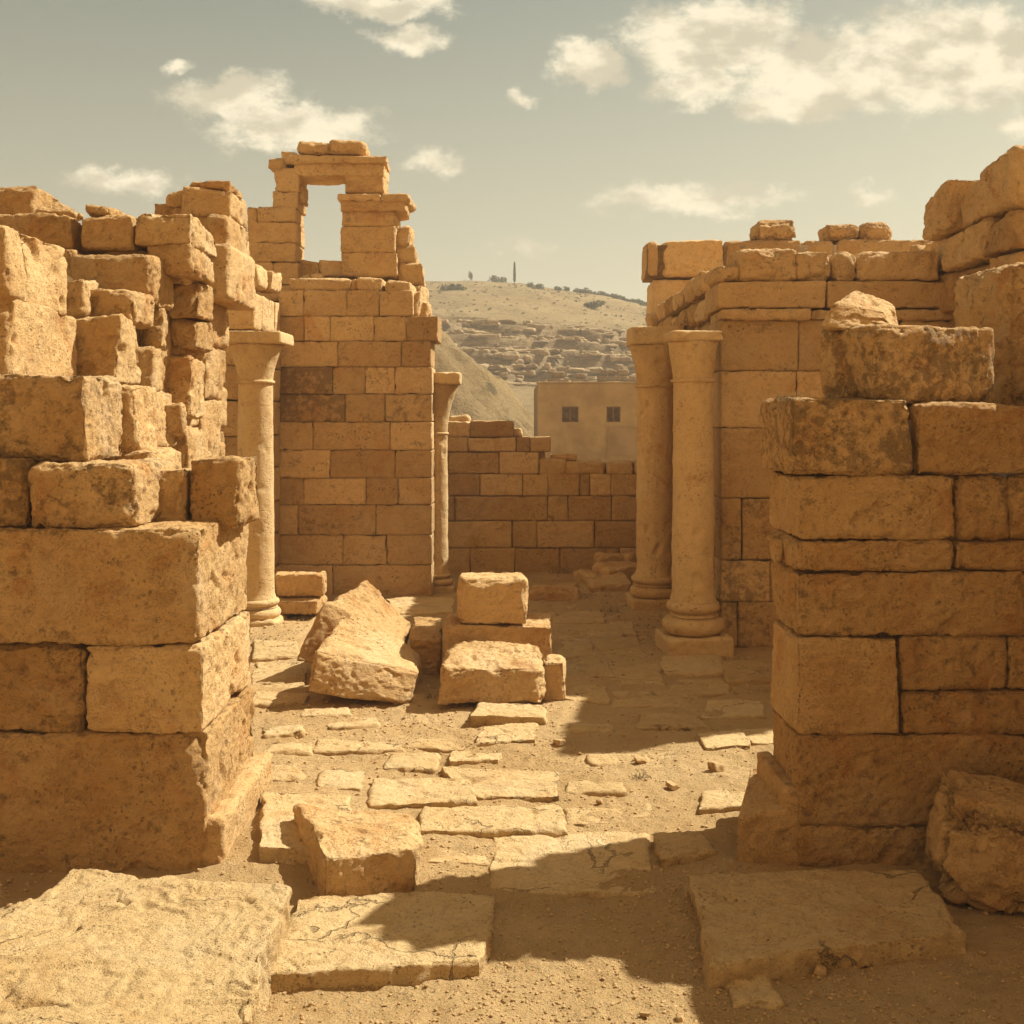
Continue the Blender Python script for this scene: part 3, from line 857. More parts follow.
# side wall behind the columns
mb = Mesh(); cs = []; z = -.05
for hgt in (.45, .42, .48, .44, .46, .44): cs.append((z, z + hgt, 0, 4.6, None)); z += hgt
masonry(mb, (xat(722, YR) , 15.0), (xat(722, YR), 10.36), .5, [(a, b, c, 4.6, e) for a, b, c, d, e in cs], cell=.035, minlen=.5, maxlen=1.1, r=.02, rough=.02, cuts=1, gap=.01)
z0 = z
for hgt, u1 in ((.30, 4.6), (.28, 4.62), (.24, 4.3)):
    cs = [(z0, z0 + hgt, 0, u1, None)]
    masonry(mb, (xat(722, YR) - .03, 15.0), (xat(722, YR) - .03, 10.36), .52, cs, cell=.028, minlen=.35, maxlen=.8, r=.06, rough=.05, cuts=3, cutlo=.82, jit=.04, gap=.02); z0 += hgt
mb.build('side_masonry', [M_FAR, M_CORE], T)
# rear wall of the same building showing above
mb = Mesh(); y = 14.9
cs = [(0, .8, 0, 4.6, None), (.8, 1.6, 0, 4.6, None), (1.6, 2.4, 0, 4.6, None), (2.4, 3.1, 0, 4.6, None), (3.1, 3.9, .0, 4.6, None)]
masonry(mb, (xat(652, y), y), (xat(652, y) + 4.6, y), .6, cs, cell=.06, minlen=.8, maxlen=1.4, r=.03, rough=.03, cuts=1, gap=.015)
q = [(p - 645) * y / FPX for p in (645, 662, 725, 804, 836, 935, 990)]
masonry(mb, (xat(645, y), y), (xat(990, y), y), .6, [(3.93, zat(239, y), q[0], q[-1], q)], cell=.03, r=.05, rough=.035, cuts=2, cutlo=.88, jit=.03, gap=.02)
mb.build('rear_masonry', [M_FAR, M_CORE], T)

y = 14.95
for (a, b, c, d, lb, ct) in ((756, 797, 218, 239, 'rounded boulder sitting alone on the rear wall against the sky', 7), (825, 861, 223, 239, 'flat-topped loose stone on the rear wall against the sky', 5), (861, 894, 221, 242, 'dark stained loose stone at the foot of the high right wall', 5)):
    o = front_block(None, a, b, c, d + 1.5, y, .5, name='loose_stone', tint=.4, stain=.4, **dict(KR, r=.16, cuts=ct + 3, cutlo=.64, rough=.03))
    tag(o, lb, 'stone', 'loose stones on the walls')

# ================================================================== RIGHT HIGH WALL
T = thing('stone_wall', 'high rough wall of large bulging stones running forward at upper right', 'wall', (3.9, 9, 0), 'ruined walls')
mb = Mesh(); cs = []; z = -.05
for hgt in (.5, .48, .5, .46): cs.append((z, z + hgt, 0, 2.9, None)); z += hgt
# direction runs towards the camera so that the thickness lies to the right (+x)
masonry(mb, (3.84, 11.0), (3.84, 8.3), .7, [(a, b, c, 2.7, e) for a, b, c, d, e in cs], cell=.035, minlen=.5, maxlen=1.0, r=.03, rough=.03, cuts=1, gap=.015)
mb.build('masonry', [M_FAR, M_CORE], T)
def side_block(par, y0, y1, z0, z1, x, th, **kw):
    nm = kw.pop('name', 'stone_block'); ti = kw.pop('tint', tr()); stn = kw.pop('stain', .2); mt = kw.pop('mat', M_NEAR); yw = kw.pop('yaw', 0)
    V, F = block((th, y1 - y0, z1 - z0), **kw)
    return Mesh().add(rotz(V, yw) + np.array([x + th / 2, (y0 + y1) / 2, z0], np.float32), F, ti, stn).build(nm, mt, par)
KW = dict(cell=.018, r=.04, rough=.05, cuts=4, cutlo=.82, jit=.05, pit=.025)
zc = 1.88
for ci, hgt in enumerate((.36, .40, .33, .38, .34, .40)):
    yy0 = 8.3 + float(RNG.uniform(0, .05)); yend = (11.5, 11.5, 11.4, 11.2, 10.6, 10.2)[ci]
    while yy0 < yend - .15:
        L_ = float(RNG.uniform(.42, .95)); y1_ = min(yy0 + L_, yend)
        hh = hgt * float(RNG.uniform(.88, 1.0)) if ci < 5 else hgt * float(RNG.uniform(.8, 1.15))
        side_block(T, yy0, y1_ - .01, zc, zc + hh, 3.82 + float(RNG.uniform(-.05, .05)), .65, yaw=float(RNG.normal(0, .04)), **KW)
        yy0 = y1_
    zc += hgt * .97
V, F = box((3.97, 8.4, 0), (4.4, 10.9, 3.3)); Mesh().add(V, F, .3).build('rubble_core', M_CORE, T)

# ================================================================== RIGHT PIER
YP = 4.95
K3 = dict(flake=.005, cell=0.0105, r=0.020, rough=0.021, cuts=2, cutlo=0.95, jit=0.005, pit=0.018)
T = thing('stone_pier', 'dark shaded block pier nearest on the right, ending in a square corner', 'pier', (2.1, 5.2, 0))  # low block tints: brown stone, part of the pier's shade painted in
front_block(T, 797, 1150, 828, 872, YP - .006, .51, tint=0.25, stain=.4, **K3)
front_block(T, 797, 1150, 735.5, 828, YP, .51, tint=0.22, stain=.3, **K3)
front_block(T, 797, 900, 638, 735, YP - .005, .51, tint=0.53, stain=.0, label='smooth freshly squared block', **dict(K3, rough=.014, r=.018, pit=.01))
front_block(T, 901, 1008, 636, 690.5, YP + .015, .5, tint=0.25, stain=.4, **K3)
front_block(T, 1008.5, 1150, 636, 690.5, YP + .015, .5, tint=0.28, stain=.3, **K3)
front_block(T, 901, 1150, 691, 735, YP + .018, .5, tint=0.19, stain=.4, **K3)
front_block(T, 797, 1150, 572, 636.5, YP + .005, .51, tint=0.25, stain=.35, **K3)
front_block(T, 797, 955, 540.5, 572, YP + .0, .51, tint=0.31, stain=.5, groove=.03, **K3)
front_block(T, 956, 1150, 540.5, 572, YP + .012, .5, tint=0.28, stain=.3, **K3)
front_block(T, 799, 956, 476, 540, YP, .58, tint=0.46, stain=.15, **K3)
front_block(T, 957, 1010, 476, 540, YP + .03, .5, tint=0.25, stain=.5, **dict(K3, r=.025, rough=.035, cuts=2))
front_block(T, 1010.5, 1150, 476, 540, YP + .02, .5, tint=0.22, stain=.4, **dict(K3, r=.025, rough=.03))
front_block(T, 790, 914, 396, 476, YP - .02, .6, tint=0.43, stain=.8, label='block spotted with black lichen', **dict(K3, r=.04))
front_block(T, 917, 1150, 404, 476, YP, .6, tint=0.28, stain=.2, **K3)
V, F = box((1.33, YP + .08, -.1), (4.0, YP + .44, 2.0)); Mesh().add(V, F, .3).build('rubble_core', M_CORE, T)
# protruding stump and stepped plinth on the court side
V, F = block((.05, .12, .12), cell=.010, r=.025, rough=.015, cuts=3); Mesh().add(V + np.array([1.262, 5.25, zat(562, 5.25)], np.float32), F, .4).build('broken_knob', M_NEAR, T)
V, F = block((.29, .65, .27), corners=[(1.01, 4.97, -.05), (1.30, 4.945, -.05), (1.30, 5.62, -.05), (1.21, 5.62, -.05), (1.02, 4.98, .20), (1.30, 4.95, .27), (1.30, 5.62, .25), (1.22, 5.62, .22)], cell=.011, r=.014, rough=.014, cuts=2, cutlo=.94, pit=.01)
Mesh().add(V, F, .5).build('plinth_block', M_NEAR, T)
V, F = block((.08, .55, .36), cell=.011, r=.014, rough=.014, cuts=1, cutlo=.96, jit=.004); Mesh().add(V + np.array([1.265, 5.235, -.02], np.float32), F, .5).build('plinth_block', M_NEAR, T)
# return wing of the same wall, running forward beyond the frame
for (y0, y1, z0, z1) in ((3.1, 4.0, -.02, .75), (4.02, 4.93, -.02, .75), (3.1, 3.6, .76, 1.5), (3.62, 4.93, .76, 1.5), (3.1, 4.1, 1.51, 1.8), (4.12, 4.55, 1.51, 1.95), (4.57, 4.93, 1.51, 2.35), (4.96, 5.4, 2.11, 2.6)):
    side_block(T, y0, y1, z0, z1, 2.62, .55, **dict(K3, cell=.03, r=.05, rough=.04))

# stones lying on the pier
V, F = block((.71, .46, .375), cell=.010, r=.05, rough=.02, cuts=1, cutlo=.95, jit=.015, pit=.02)
o = Mesh().add(rotz(V, .34) + np.array([1.915, 5.335, zat(403, 4.96) - .005], np.float32), F, .6, .74).build('loose_block', M_NEAR)
tag(o, 'big pitted block with black lichen lying askew on the dark near pier', 'stone block')
cb = []
for px_, py_, yb in ((817, 0, 5.22), (893, 0, 5.22), (900, 0, 5.56), (826, 0, 5.56), (836, 302, 5.27), (884, 312, 5.32), (896, 304, 5.54), (854, 284, 5.50)):
    cb.append((xat(px_, yb), yb, zat(py_, yb) if py_ else 2.43))
ca = np.array(cb, np.float32); dd = (.37, .33, .22)
V, F = block(dd, corners=ca, cell=.010, r=.03, rough=.016, cuts=0, pit=.02, flake=.006)
o = Mesh().add(V, F, .75, .2).build('loose_stone', M_NEAR)
tag(o, 'sunlit pointed boulder resting on top of the askew lichen block', 'stone')
V, F = block((.5, .5, .5), cell=.03, r=.05, rough=.03, cuts=2)
for (x_, y_, z_, dx_, dy_, dz_, lb) in ((2.95, 5.80, 2.02, 1.0, .66, .78, 'huge rough grey-topped block cut by the right edge of the photo'),):
    V, F = block((dx_, dy_, dz_), cell=.013, r=.08, rough=.05, cuts=3, cutlo=.86, jit=.04)
    o = Mesh().add(V + np.array([x_, y_, z_], np.float32), F, .55, .35).build('loose_block', M_NEAR)
    tag(o, lb, 'stone block')
# rubble wall that carries the pointed boulder and ties the pier to the high wall
T2 = thing('stone_wall', 'low cross wall mostly hidden behind the dark near pier', 'wall', (2.4, 5.9, 0), 'ruined walls')
mb = Mesh()
masonry(mb, (2.35, 5.47), (3.4, 5.47), .60, [(-.05, .5, 0, 1.05, None), (.5, 1.0, 0, 1.05, None), (1.0, 1.5, 0, 1.05, None), (1.5, 2.03, .0, 1.05, None)], cell=.03, r=.04, rough=.035, cuts=2, gap=.015)
mb.build('masonry', [M_NEAR, M_CORE], T2)

# ================================================================== FALLEN BLOCKS IN THE COURT
def boulder(label, name, dims, loc, rot, tint=.6, stain=0.0, cat='stone block', group='fallen blocks in the court', mat=None, **kw):
    k = dict(cell=.012, r=.05, rough=.03, cuts=4, cutlo=.8, jit=.03, pit=.014); k.update(kw)
    V, F = block(dims, **k)
    V = eul(V - np.array([0, 0, dims[2] / 2], np.float32), rot)
    V = V + np.array([loc[0], loc[1], 0], np.float32)
    V[:, 2] += loc[2] - V[:, 2].min()
    o = Mesh().add(V, F, tint, stain).build(name, mat or M_NEAR)
    return tag(o, label, cat, group)

def hexa(corners, **kw):
    c = np.array(corners, np.float32)
    d = [np.mean([np.linalg.norm(c[b] - c[a]) for a, b in pr]) for pr in (((0, 1), (3, 2), (4, 5), (7, 6)), ((0, 3), (1, 2), (4, 7), (5, 6)), ((0, 4), (1, 5), (2, 6), (3, 7)))]
    return block(d, corners=c, **kw)

def fallen(label, name, corners, tint=.6, stain=0., cat='stone block', group='fallen blocks in the court', **kw):
    k = dict(flake=.009, cell=.012, r=.028, rough=.026, cuts=2, cutlo=.9, pit=.014); k.update(kw)
    V, F = hexa(corners, **k)
    o = Mesh().add(V, F, tint, stain).build(name, M_NEAR)
    return tag(o, label, cat, group)

def pz(px, py, y):
    return (xat(px, y), y, zat(py, y))
# front slanting slab-like rock: face towards us, ridge falling to the right
yf = 7.70
fallen('large slanting fallen block with a ridge dropping to the right, front of the pair', 'fallen_block',
       [pz(306, 692, 7.62), pz(409, 708, 7.70), pz(424, 690, 8.50), pz(326, 680, 8.50), pz(314, 651, 7.72), pz(420, 672, 7.85), pz(420, 652, 8.45), pz(347, 606, 8.35)],
       .65, .1, rough=.024, r=.045, cuts=1, cutlo=.93, flake=.008)
fallen('tall tilted fallen block leaning behind the slanting front block', 'fallen_block',
       [pz(293, 662, 8.35), pz(392, 680, 8.5), pz(408, 655, 9.2), pz(322, 645, 9.2), pz(322, 600, 8.55), pz(402, 650, 8.55), pz(411, 622, 9.15), pz(368, 577, 9.1)],
       .55, .1, rough=.026, r=.05, cuts=1, cutlo=.93, flake=.008)
fallen('narrow upright block in deep shade between the two fallen heaps', 'fallen_block',
       [pz(409, 676, 8.6), pz(442, 678, 8.6), pz(440, 650, 9.6), pz(412, 650, 9.6), pz(411, 640, 8.62), pz(441, 641, 8.62), pz(442, 617, 9.3), pz(413, 616, 9.3)], .3)
fallen('long worn block with a ridged top lying lowest in front of the stack', 'fallen_block',
       [pz(433, 708, 7.55), pz(545, 704, 7.60), pz(547, 688, 8.2), pz(446, 688, 8.2), pz(441, 668, 7.62), pz(543, 669, 7.66), (xat(541, 8.15), 8.15, .365), (xat(446, 8.15), 8.15, .37)], .7, .1, groove=.02, r=.05)
fallen('small squared block at the right end of the stack', 'fallen_block',
       [pz(541, 706, 7.75), pz(566, 702, 7.75), pz(566, 690, 8.15), pz(545, 690, 8.15), pz(541, 661, 7.77), pz(564, 662, 7.77), pz(566, 655, 8.1), pz(545, 654, 8.1)], .7)
fallen('broad block carrying the cube-shaped block of the stack', 'fallen_block',
       [pz(443, 690, 8.22), pz(552, 690, 8.22), pz(552, 668, 8.8), pz(446, 668, 8.8), pz(444, 626, 8.24), pz(553, 626, 8.24), pz(552, 612, 8.74), pz(448, 612, 8.74)], .6)
fallen('cube-shaped block on top of the stack in the middle of the court', 'fallen_block',
       [pz(457, 625, 8.27), pz(527, 626, 8.27), pz(528, 617, 8.66), pz(458, 616, 8.66), pz(459, 580, 8.28), pz(527, 579, 8.28), pz(528, 571, 8.65), pz(459, 571, 8.65)], .8, .05, r=.04, rough=.02, flake=.005)
# stones by the single column
y = 11.3
fallen('upper of two squared stones at the foot of the facade', 'fallen_block', [pz(276, 597, y), pz(325, 597, y), pz(327, 592, y + .5), pz(276, 592, y + .5), pz(274, 575, y), pz(324, 574, y), pz(327, 570.5, y + .5), pz(277, 571, y + .5)], .6, group='stones at the facade foot')
y = 11.1
fallen('lower of two squared stones at the foot of the facade', 'fallen_block', [pz(275, 616, y), pz(318, 616, y), pz(327, 606, y + .7), pz(276, 606, y + .7), pz(275, 600, y), pz(318, 600, y), pz(326, 594, y + .7), pz(277, 594, y + .7)], .5, group='stones at the facade foot')
y = 12.2
fallen('low rounded block in the dirt between the stack and the rear wall', 'fallen_block', [pz(528, 608, y), pz(582, 608, y), pz(581, 598, y + .6), pz(530, 598, y + .6), pz(529, 588, y), pz(580, 587, y), pz(578, 582, y + .5), pz(532, 582, y + .5)], .5, group='rubble before the rear wall', cell=.02, r=.06)
RUB = [(588, 632, 583, 604, 12.9, .9, 'flat pale slab at the foot of the farther paired column'), (594, 624, 557, 572, 14.0, .4, 'squared pale stone highest in the rubble by the rear wall'), (599, 640, 568, 586, 13.6, .4, 'sloping pale stone in the middle of the rubble by the rear wall'),
       (622, 642, 553, 572, 14.0, .4, 'broken lump next to the farther paired column'), (585, 602, 574, 590, 13.4, .4, 'dark broken stone at the left end of the rubble by the rear wall')]
for i, (a, b, c, d, y, dep, lb) in enumerate(RUB):
    o = front_block(None, a, b, c, d, y, dep, yaw=(.05, .0, .35, .4, .6)[i], name='rubble_stone', tint=.7, **dict(cell=.02, r=.04, rough=.03, cuts=4, cutlo=.78, jit=.06))
    tag(o, lb, 'stone', 'rubble before the rear wall')

# shaded boulder at lower right
boulder('rounded brown boulder half in frame at the lower right corner of the pier', 'boulder', (.78, .52, .44), (2.16, 4.60, -.06), (.05, .12, -.35), .45, .2, 'boulder', None, cell=.011, r=.20, cuts=3, cutlo=.82, rough=.028)

# ================================================================== SLABS
def slab(label, pts, ztop, thick, tint=.6, group='paving slabs of the court', name='paving_slab', mat=None, stain=0.0, **kw):
    """pts: far-left, far-right, near-right, near-left of the top face as seen in the photo"""
    if name == 'paving_slab':
        c0 = gnd(sum(p[0] for p in pts) / 4, sum(p[1] for p in pts) / 4)
        ztop = gz(*c0) + .012 + ztop * .34
    P4 = [gnd(px, py, ztop) for px, py in pts]
    fl, fr, nr, nl = P4
    cx = sum(p[0] for p in P4) / 4; cy = sum(p[1] for p in P4) / 4
    grow = lambda p: (cx + (p[0] - cx) * 1.02, cy + (p[1] - cy) * 1.02)
    zb = ztop - thick
    c = [(*grow(p), zb) for p in (nl, nr, fr, fl)] + [(*p, ztop) for p in (nl, nr, fr, fl)]
    k = dict(flake=.005, cell=.0125, r=.011, rough=.014, cuts=1, cutlo=.96, pit=.008, groove=.014, warp=.036, maxn=110); k.update(kw)
    V, F = hexa(c, **k)
    o = Mesh().add(V, F, tint, stain).build(name, mat or M_FLOOR)
    return tag(o, label, 'slab', group)

slab('huge cracked threshold slab filling the lower left corner', [(72, 866), (290, 884), (205, 1130), (-330, 1130)], .20, .34, .5, rough=.012, r=.014, groove=.035, flake=.010, warp=.03, pit=.007, cell=.0105, cuts=0, maxn=180, name='threshold_slab', stain=.15)
slab('broad slab half covered by the curved shadow, left of the dark hollow', [(300, 893), (497, 893), (484, 962), (268, 974)], .07, .16, .65, cell=.011)
slab('thick broken kerb block with a dark pitted end face', [(290, 800), (418, 813), (414, 850), (325, 856)], .19, .33, .75, rough=.022, r=.03, name='kerb_block', stain=.25, mat=M_NEAR, cell=.011)
slab('pale slab against the foot of the near left wall', [(262, 789), (352, 795), (330, 850), (258, 846)], .10, .2, .8)
slab('pale rectangular slab crossed by the tip of the pier shadow', [(492, 833), (652, 833), (658, 892), (486, 890)], .05, .14, .8, rough=.010)
slab('long pale slab directly behind the rectangular one', [(424, 806), (560, 804), (570, 831), (418, 831)], .07, .16, .75)
slab('thick-edged slab showing a rusty front edge', [(372, 778), (462, 778), (482, 800), (366, 802)], .09, .18, .7)
slab('square cracked slab behind the long pale slab', [(440, 766), (556, 770), (562, 797), (480, 797)], .04, .12, .75)
slab('narrow half-buried slab nearest the slanting fallen block', [(318, 738), (400, 740), (404, 750), (310, 751)], .03, .1, .7)
slab('small slab left of the thick-edged slab', [(390, 752), (436, 752), (440, 768), (384, 768)], .03, .1, .6)
slab('low slab between the wall foot and the thick-edged slab', [(322, 768), (368, 768), (362, 788), (316, 786)], .03, .1, .7)
slab('upper flake leaning on the stack of fallen blocks', [(478, 700), (540, 702), (545, 716), (468, 716)], .12, .12, .8, group='flakes before the stack', cuts=4, cutlo=.85)
slab('lower flake lying in front of the stack of fallen blocks', [(484, 724), (540, 722), (536, 738), (474, 742)], .06, .12, .8, group='flakes before the stack', cuts=4, cutlo=.85)
slab('shaded entrance slab with one sharp corner below the dark pier', [(688, 872), (918, 868), (968, 928), (708, 962)], .075, .3, .6, rough=.012, r=.014, cell=.011, maxn=130, name='threshold_slab')
slab('small sunlit flagstone in front of the shaded entrance slab', [(722, 958), (762, 962), (790, 1004), (742, 1008)], .04, .14, .85, r=.015)
slab('rough lump of paving beside the plinth of the dark pier', [(656, 830), (706, 828), (714, 850), (660, 858)], .08, .16, .5, cuts=4, rough=.03)
slab('sunlit slab at the edge of the building shadow near the pier', [(696, 732), (742, 728), (752, 744), (706, 746)], .03, .1, .8)
slab('slab corner showing beside the pier at the shadow edge', [(740, 728), (790, 726), (800, 742), (752, 742)], .03, .1, .8)
slab('flat pale stone in the sunny dirt left of the pier plinth', [(704, 790), (758, 788), (762, 806), (694, 808)], .03, .1, .75)
slab('strip of slab in the sun below the near left wall', [(255, 690), (308, 692), (306, 702), (252, 704)], .05, .12, .7)
slab('slab shaded by the tilted fallen block', [(254, 662), (310, 660), (306, 682), (252, 684)], .03, .1, .6)
slab('sunny slab between column foot and tilted fallen block', [(254, 640), (296, 640), (300, 656), (252, 658)], .03, .1, .6)
slab('broad sunny slab before the foot of the facade', [(386, 597), (456, 597), (452, 612), (392, 612)], .03, .1, .8)
slab('small slab left of the narrow half-buried one', [(262, 726), (300, 722), (306, 732), (262, 736)], .03, .1, .7)
slab('thin slab behind the pale slab at the left wall foot', [(258, 764), (300, 762), (306, 778), (256, 780)], .03, .1, .7)
# worn floor in the shade: flush slabs nothing tells apart
WORN = [(560, 600, 612, 622), (548, 615, 600, 640), (610, 660, 660, 684), (560, 590, 640, 656), (592, 640, 636, 655), (556, 606, 660, 676), (664, 720, 655, 672), (612, 668, 690, 706), (672, 726, 678, 694), (640, 700, 712, 728), (560, 606, 684, 700), (726, 770, 662, 680), (704, 760, 700, 716), (590, 634, 622, 634), (640, 690, 690, 708)]
for i, (a, b, c, d) in enumerate(WORN):
    j = lambda: float(RNG.uniform(-5, 5))
    slab('worn paving slab flush with the dirt inside the building shadow', [(a + j(), c + j() * .3), (b + j(), c + j() * .3), (b + j() + 6, d + j() * .3), (a + j() - 4, d + j() * .3)], .012 + .006 * (i % 3), .08, .3 + .4 * tr(), group='worn slabs in the shade', cell=.02)

SUNNY = [(272, 312, 742, 754), (404, 452, 738, 748), (300, 352, 706, 716), (566, 616, 806, 822), (572, 622, 778, 792), (360, 410, 818, 838), (432, 484, 840, 862), (588, 640, 752, 764), (452, 500, 750, 760), (640, 690, 800, 816), (330, 380, 716, 726), (560, 606, 722, 732), (640, 686, 752, 764), (262, 300, 676, 686)]
for i, (a, b, c, d) in enumerate(SUNNY):
    j = lambda: float(RNG.uniform(-6, 6))
    slab('worn paving slab half buried in the sunny dirt between the larger slabs', [(a + j(), c + j() * .3), (b + j(), c + j() * .3), (b + j() + 6, d + j() * .3), (a + j() - 4, d + j() * .3)], -.012 + .01 * (i % 3), .1, .4 + .5 * tr(), group='worn slabs half buried in the sun', cell=.016, rough=.018)

# ================================================================== LOOSE STONES
LS = [(672, 786, 8, 'fist-sized stone on the sunny dirt path left of the pale flat stone'), (640, 762, 7, 'small stone on open dirt behind the other path stones'), (600, 800, 6, 'small stone right of the long pale slab'), (716, 772, 12, 'knobbly stone near the pier plinth in the sun'), (644, 1016, 9, 'reddish pebble at the bottom edge of the photo'),
      (680, 1020, 7, 'small pebble right of the reddish one at the bottom edge'), (275, 938, 10, 'stone wedged beside the huge threshold slab'), (395, 702, 8, 'pale chip lying in the gap between the fallen heaps'), (470, 792, 6, 'flat pebble lying on the cracked slab'), (560, 742, 7, 'small dark stone on sunny dirt before the stack'),
      (820, 968, 9, 'pale stone in the shaded gravel below the entrance slab'), (540, 820, 8, 'thin chip lying on the long pale slab')]
for i, (px, py, r_, lb) in enumerate(LS):
    x, y = gnd(px, py)
    rr_ = .62 * r_ * y / FPX
    zz = gz(x, y) - rr_ * .2
    if i in (8, 11): continue
    boulder(lb, 'loose_stone', (rr_ * 2.2, rr_ * 1.8, rr_ * 1.4), (x, y, zz), (RNG.uniform(-.2, .2), RNG.uniform(-.2, .2), RNG.uniform(0, 3)), .6, 0, 'stone', 'loose stones on the ground', mat=M_GRAVEL, cell=rr_ / 6, r=rr_ * .3, rough=rr_ * .25, cuts=9, cutlo=.6, jit=rr_ * .45, pit=0)

# ------------------------------------------------------------------ gravel
def ico():
    import bmesh
    bm = bmesh.new(); bmesh.ops.create_icosphere(bm, subdivisions=2, radius=1)
    V = np.array([v.co for v in bm.verts], np.float32); F = np.array([[v.index for v in f.verts] for f in bm.faces]); bm.free()
    return V, F
IV, IF = ico()
VARS = []
for k in range(8):
    rg = np.random.default_rng(k)
    V = IV.copy()
    for _ in range(7):
        n_ = rg.normal(size=3); n_ /= np.linalg.norm(n_)
        o_ = V @ n_ - rg.uniform(.45, .8)
        V = V - np.maximum(o_, 0)[:, None] * n_
    V += .12 * perlin(V * 1.7 + k * 9)[:, None] * V
    VARS.append(V.astype(np.float32))
mb = Mesh()
def scatter(n, cx, cy, sx, sy, smin, smax):
    for _ in range(int(n * 1.5)):
        x = RNG.normal(cx, sx); y = RNG.normal(cy, sy)
        if y < 2.9: continue
        sz = smin * .55 + (smax * .62 - smin * .55) * RNG.random() ** 4
        V = VARS[RNG.integers(8)] * np.array([1, RNG.uniform(.6, 1), RNG.uniform(.45, .8)], np.float32) * sz
        V = rotz(V, RNG.uniform(0, 6.28))
        PTS.append((x, y, sz, V))
PTS = []
scatter(2600, .35, 3.9, .7, .35, .003, .016)
scatter(1500, .9, 4.4, .25, .35, .004, .02)
scatter(2200, 1.4, 3.7, .7, .35, .003, .018)
scatter(900, -.35, 3.6, .5, .3, .004, .018)
scatter(500, -.5, 4.75, .4, .25, .004, .018)
scatter(700, .0, 5.3, .8, .5, .005, .02)
scatter(900, .6, 6.0, .7, .8, .005, .022)
scatter(900, -1.2, 7.4, .6, .9, .006, .028)
scatter(700, -.3, 7.0, .7, .5, .006, .025)
scatter(350, -2.3, 4.7, .4, .2, .005, .03)
scatter(450, 1.3, 10.6, .35, .9, .01, .04)
scatter(450, 1.9, 8.8, .5, .35, .008, .035)
scatter(300, .7, 13.0, .6, .8, .01, .045)
scatter(300, -1.9, 10.4, .5, .8, .01, .04)
scatter(250, 2.0, 4.5, .4, .3, .005, .03)
scatter(1200, .5, 8.0, 1.6, 3.0, .005, .022)
XY = np.array([(p[0], p[1]) for p in PTS], np.float32)
ZZ = ground_height(XY[:, 0], XY[:, 1])
for (x, y, sz, V), zz in zip(PTS, ZZ):
    mb.add(V + np.array([x, y, zz + sz * .18], np.float32), IF, tr())
o = mb.build('gravel', M_GRAVEL, origin=(0, 5, 0), smooth=False)
tag(o, 'loose gravel and stone chips scattered over the dirt', 'gravel', kind='stuff')

# dry stalks caught in the joints of the pier
def stalks(label, spots, w=.0012):
    mb = Mesh()
    for (x, y, z, n, sp, hh) in spots:
        for _ in range(n):
            bx, by = x + RNG.normal(0, sp), y + RNG.normal(0, sp * .5)
            a = RNG.uniform(0, 6.28); ln = hh * RNG.uniform(.4, 1.2); lean = RNG.uniform(.3, 1.3)
            pts = [(bx + math.cos(a) * lean * ln * t * t, by + math.sin(a) * lean * ln * t * t, z + ln * t * (1 - .3 * t)) for t in (0, .35, .7, 1)]
            V = []
            for i, p in enumerate(pts):
                q = w * (1 - i * .28)
                V += [(p[0] - q, p[1], p[2]), (p[0] + q, p[1] + q, p[2]), (p[0], p[1] - q, p[2] + q)]
            F = []
            for i in range(3):
                for k in range(3):
                    F.append((i * 3 + k, i * 3 + (k + 1) % 3, i * 3 + 3 + (k + 1) % 3, i * 3 + 3 + k))
            mb.add(np.array(V, np.float32), np.array(F), .5)
    o = mb.build('dry_grass', M_STRAW)
    tag(o, label, 'grass', kind='stuff')
stalks('dry wispy grass in the joints on top of the dark near pier', [(1.28, 5.02, 2.085, 50, .05, .07), (1.45, 5.0, 2.08, 40, .06, .06), (2.2, 5.25, 2.1, 50, .05, .14)])

def weeds(label, spots):
    L = []
    for px, py, n, sp, hh in spots:
        x, y = gnd(px, py); L.append((x, y, gz(x, y), n, sp, hh))
    return stalks(label, L, .0032)
weeds('small dry weed tufts at the foot of the walls and on the open dirt', [(640, 777, 22, .03, .05), (486, 570, 60, .10, .22), (560, 574, 40, .12, .12), (724, 660, 50, .15, .08), (760, 672, 40, .12, .08), (258, 640, 30, .08, .07), (300, 618, 30, .10, .08), (770, 690, 30, .06, .06), (604, 612, 30, .1, .1), (322, 884, 18, .03, .04), (664, 862, 16, .03, .04), (432, 700, 20, .05, .07)])

# ================================================================== HOUSE BEHIND
YH = 32.0
T = thing('plastered_house', 'flat-roofed beige plastered house with two small windows behind the rear wall', 'house', (3.0, YH, 0))
x0, x1, zt = xat(538, YH), xat(700, YH), zat(384, YH)
wins = [(xat(562, YH), xat(578.5, YH), zat(422, YH), zat(406.5, YH)), (xat(606.5, YH), xat(620.5, YH), zat(422, YH), zat(406.5, YH))]
mb = Mesh()
xs = [x0, wins[0][0], wins[0][1], wins[1][0], wins[1][1], x1]
zs = [-.5, wins[0][2], wins[0][3], zt]
for i in range(5):
    for j in range(3):
        if j == 1 and i in (1, 3): continue
        V, F = box((xs[i], YH, zs[j]), (xs[i + 1], YH + .35, zs[j + 1])); mb.add(V, F)
for lo, hi in (((x0, YH + .35, -.5), (x0 + .35, YH + 6, zt)), ((x1 - .35, YH + .35, -.5), (x1, YH + 6, zt)), ((x0 + .35, YH + 5.65, -.5), (x1 - .35, YH + 6, zt))):
    V, F = box(lo, hi); mb.add(V, F)
mb.build('wall', M_PLASTER, T, smooth=False)
V, F = box((x0 + .36, YH + .36, zt - .25), (x1 - .36, YH + 5.64, zt - .12)); Mesh().add(V, F).build('roof', M_PLASTER, T, smooth=False)
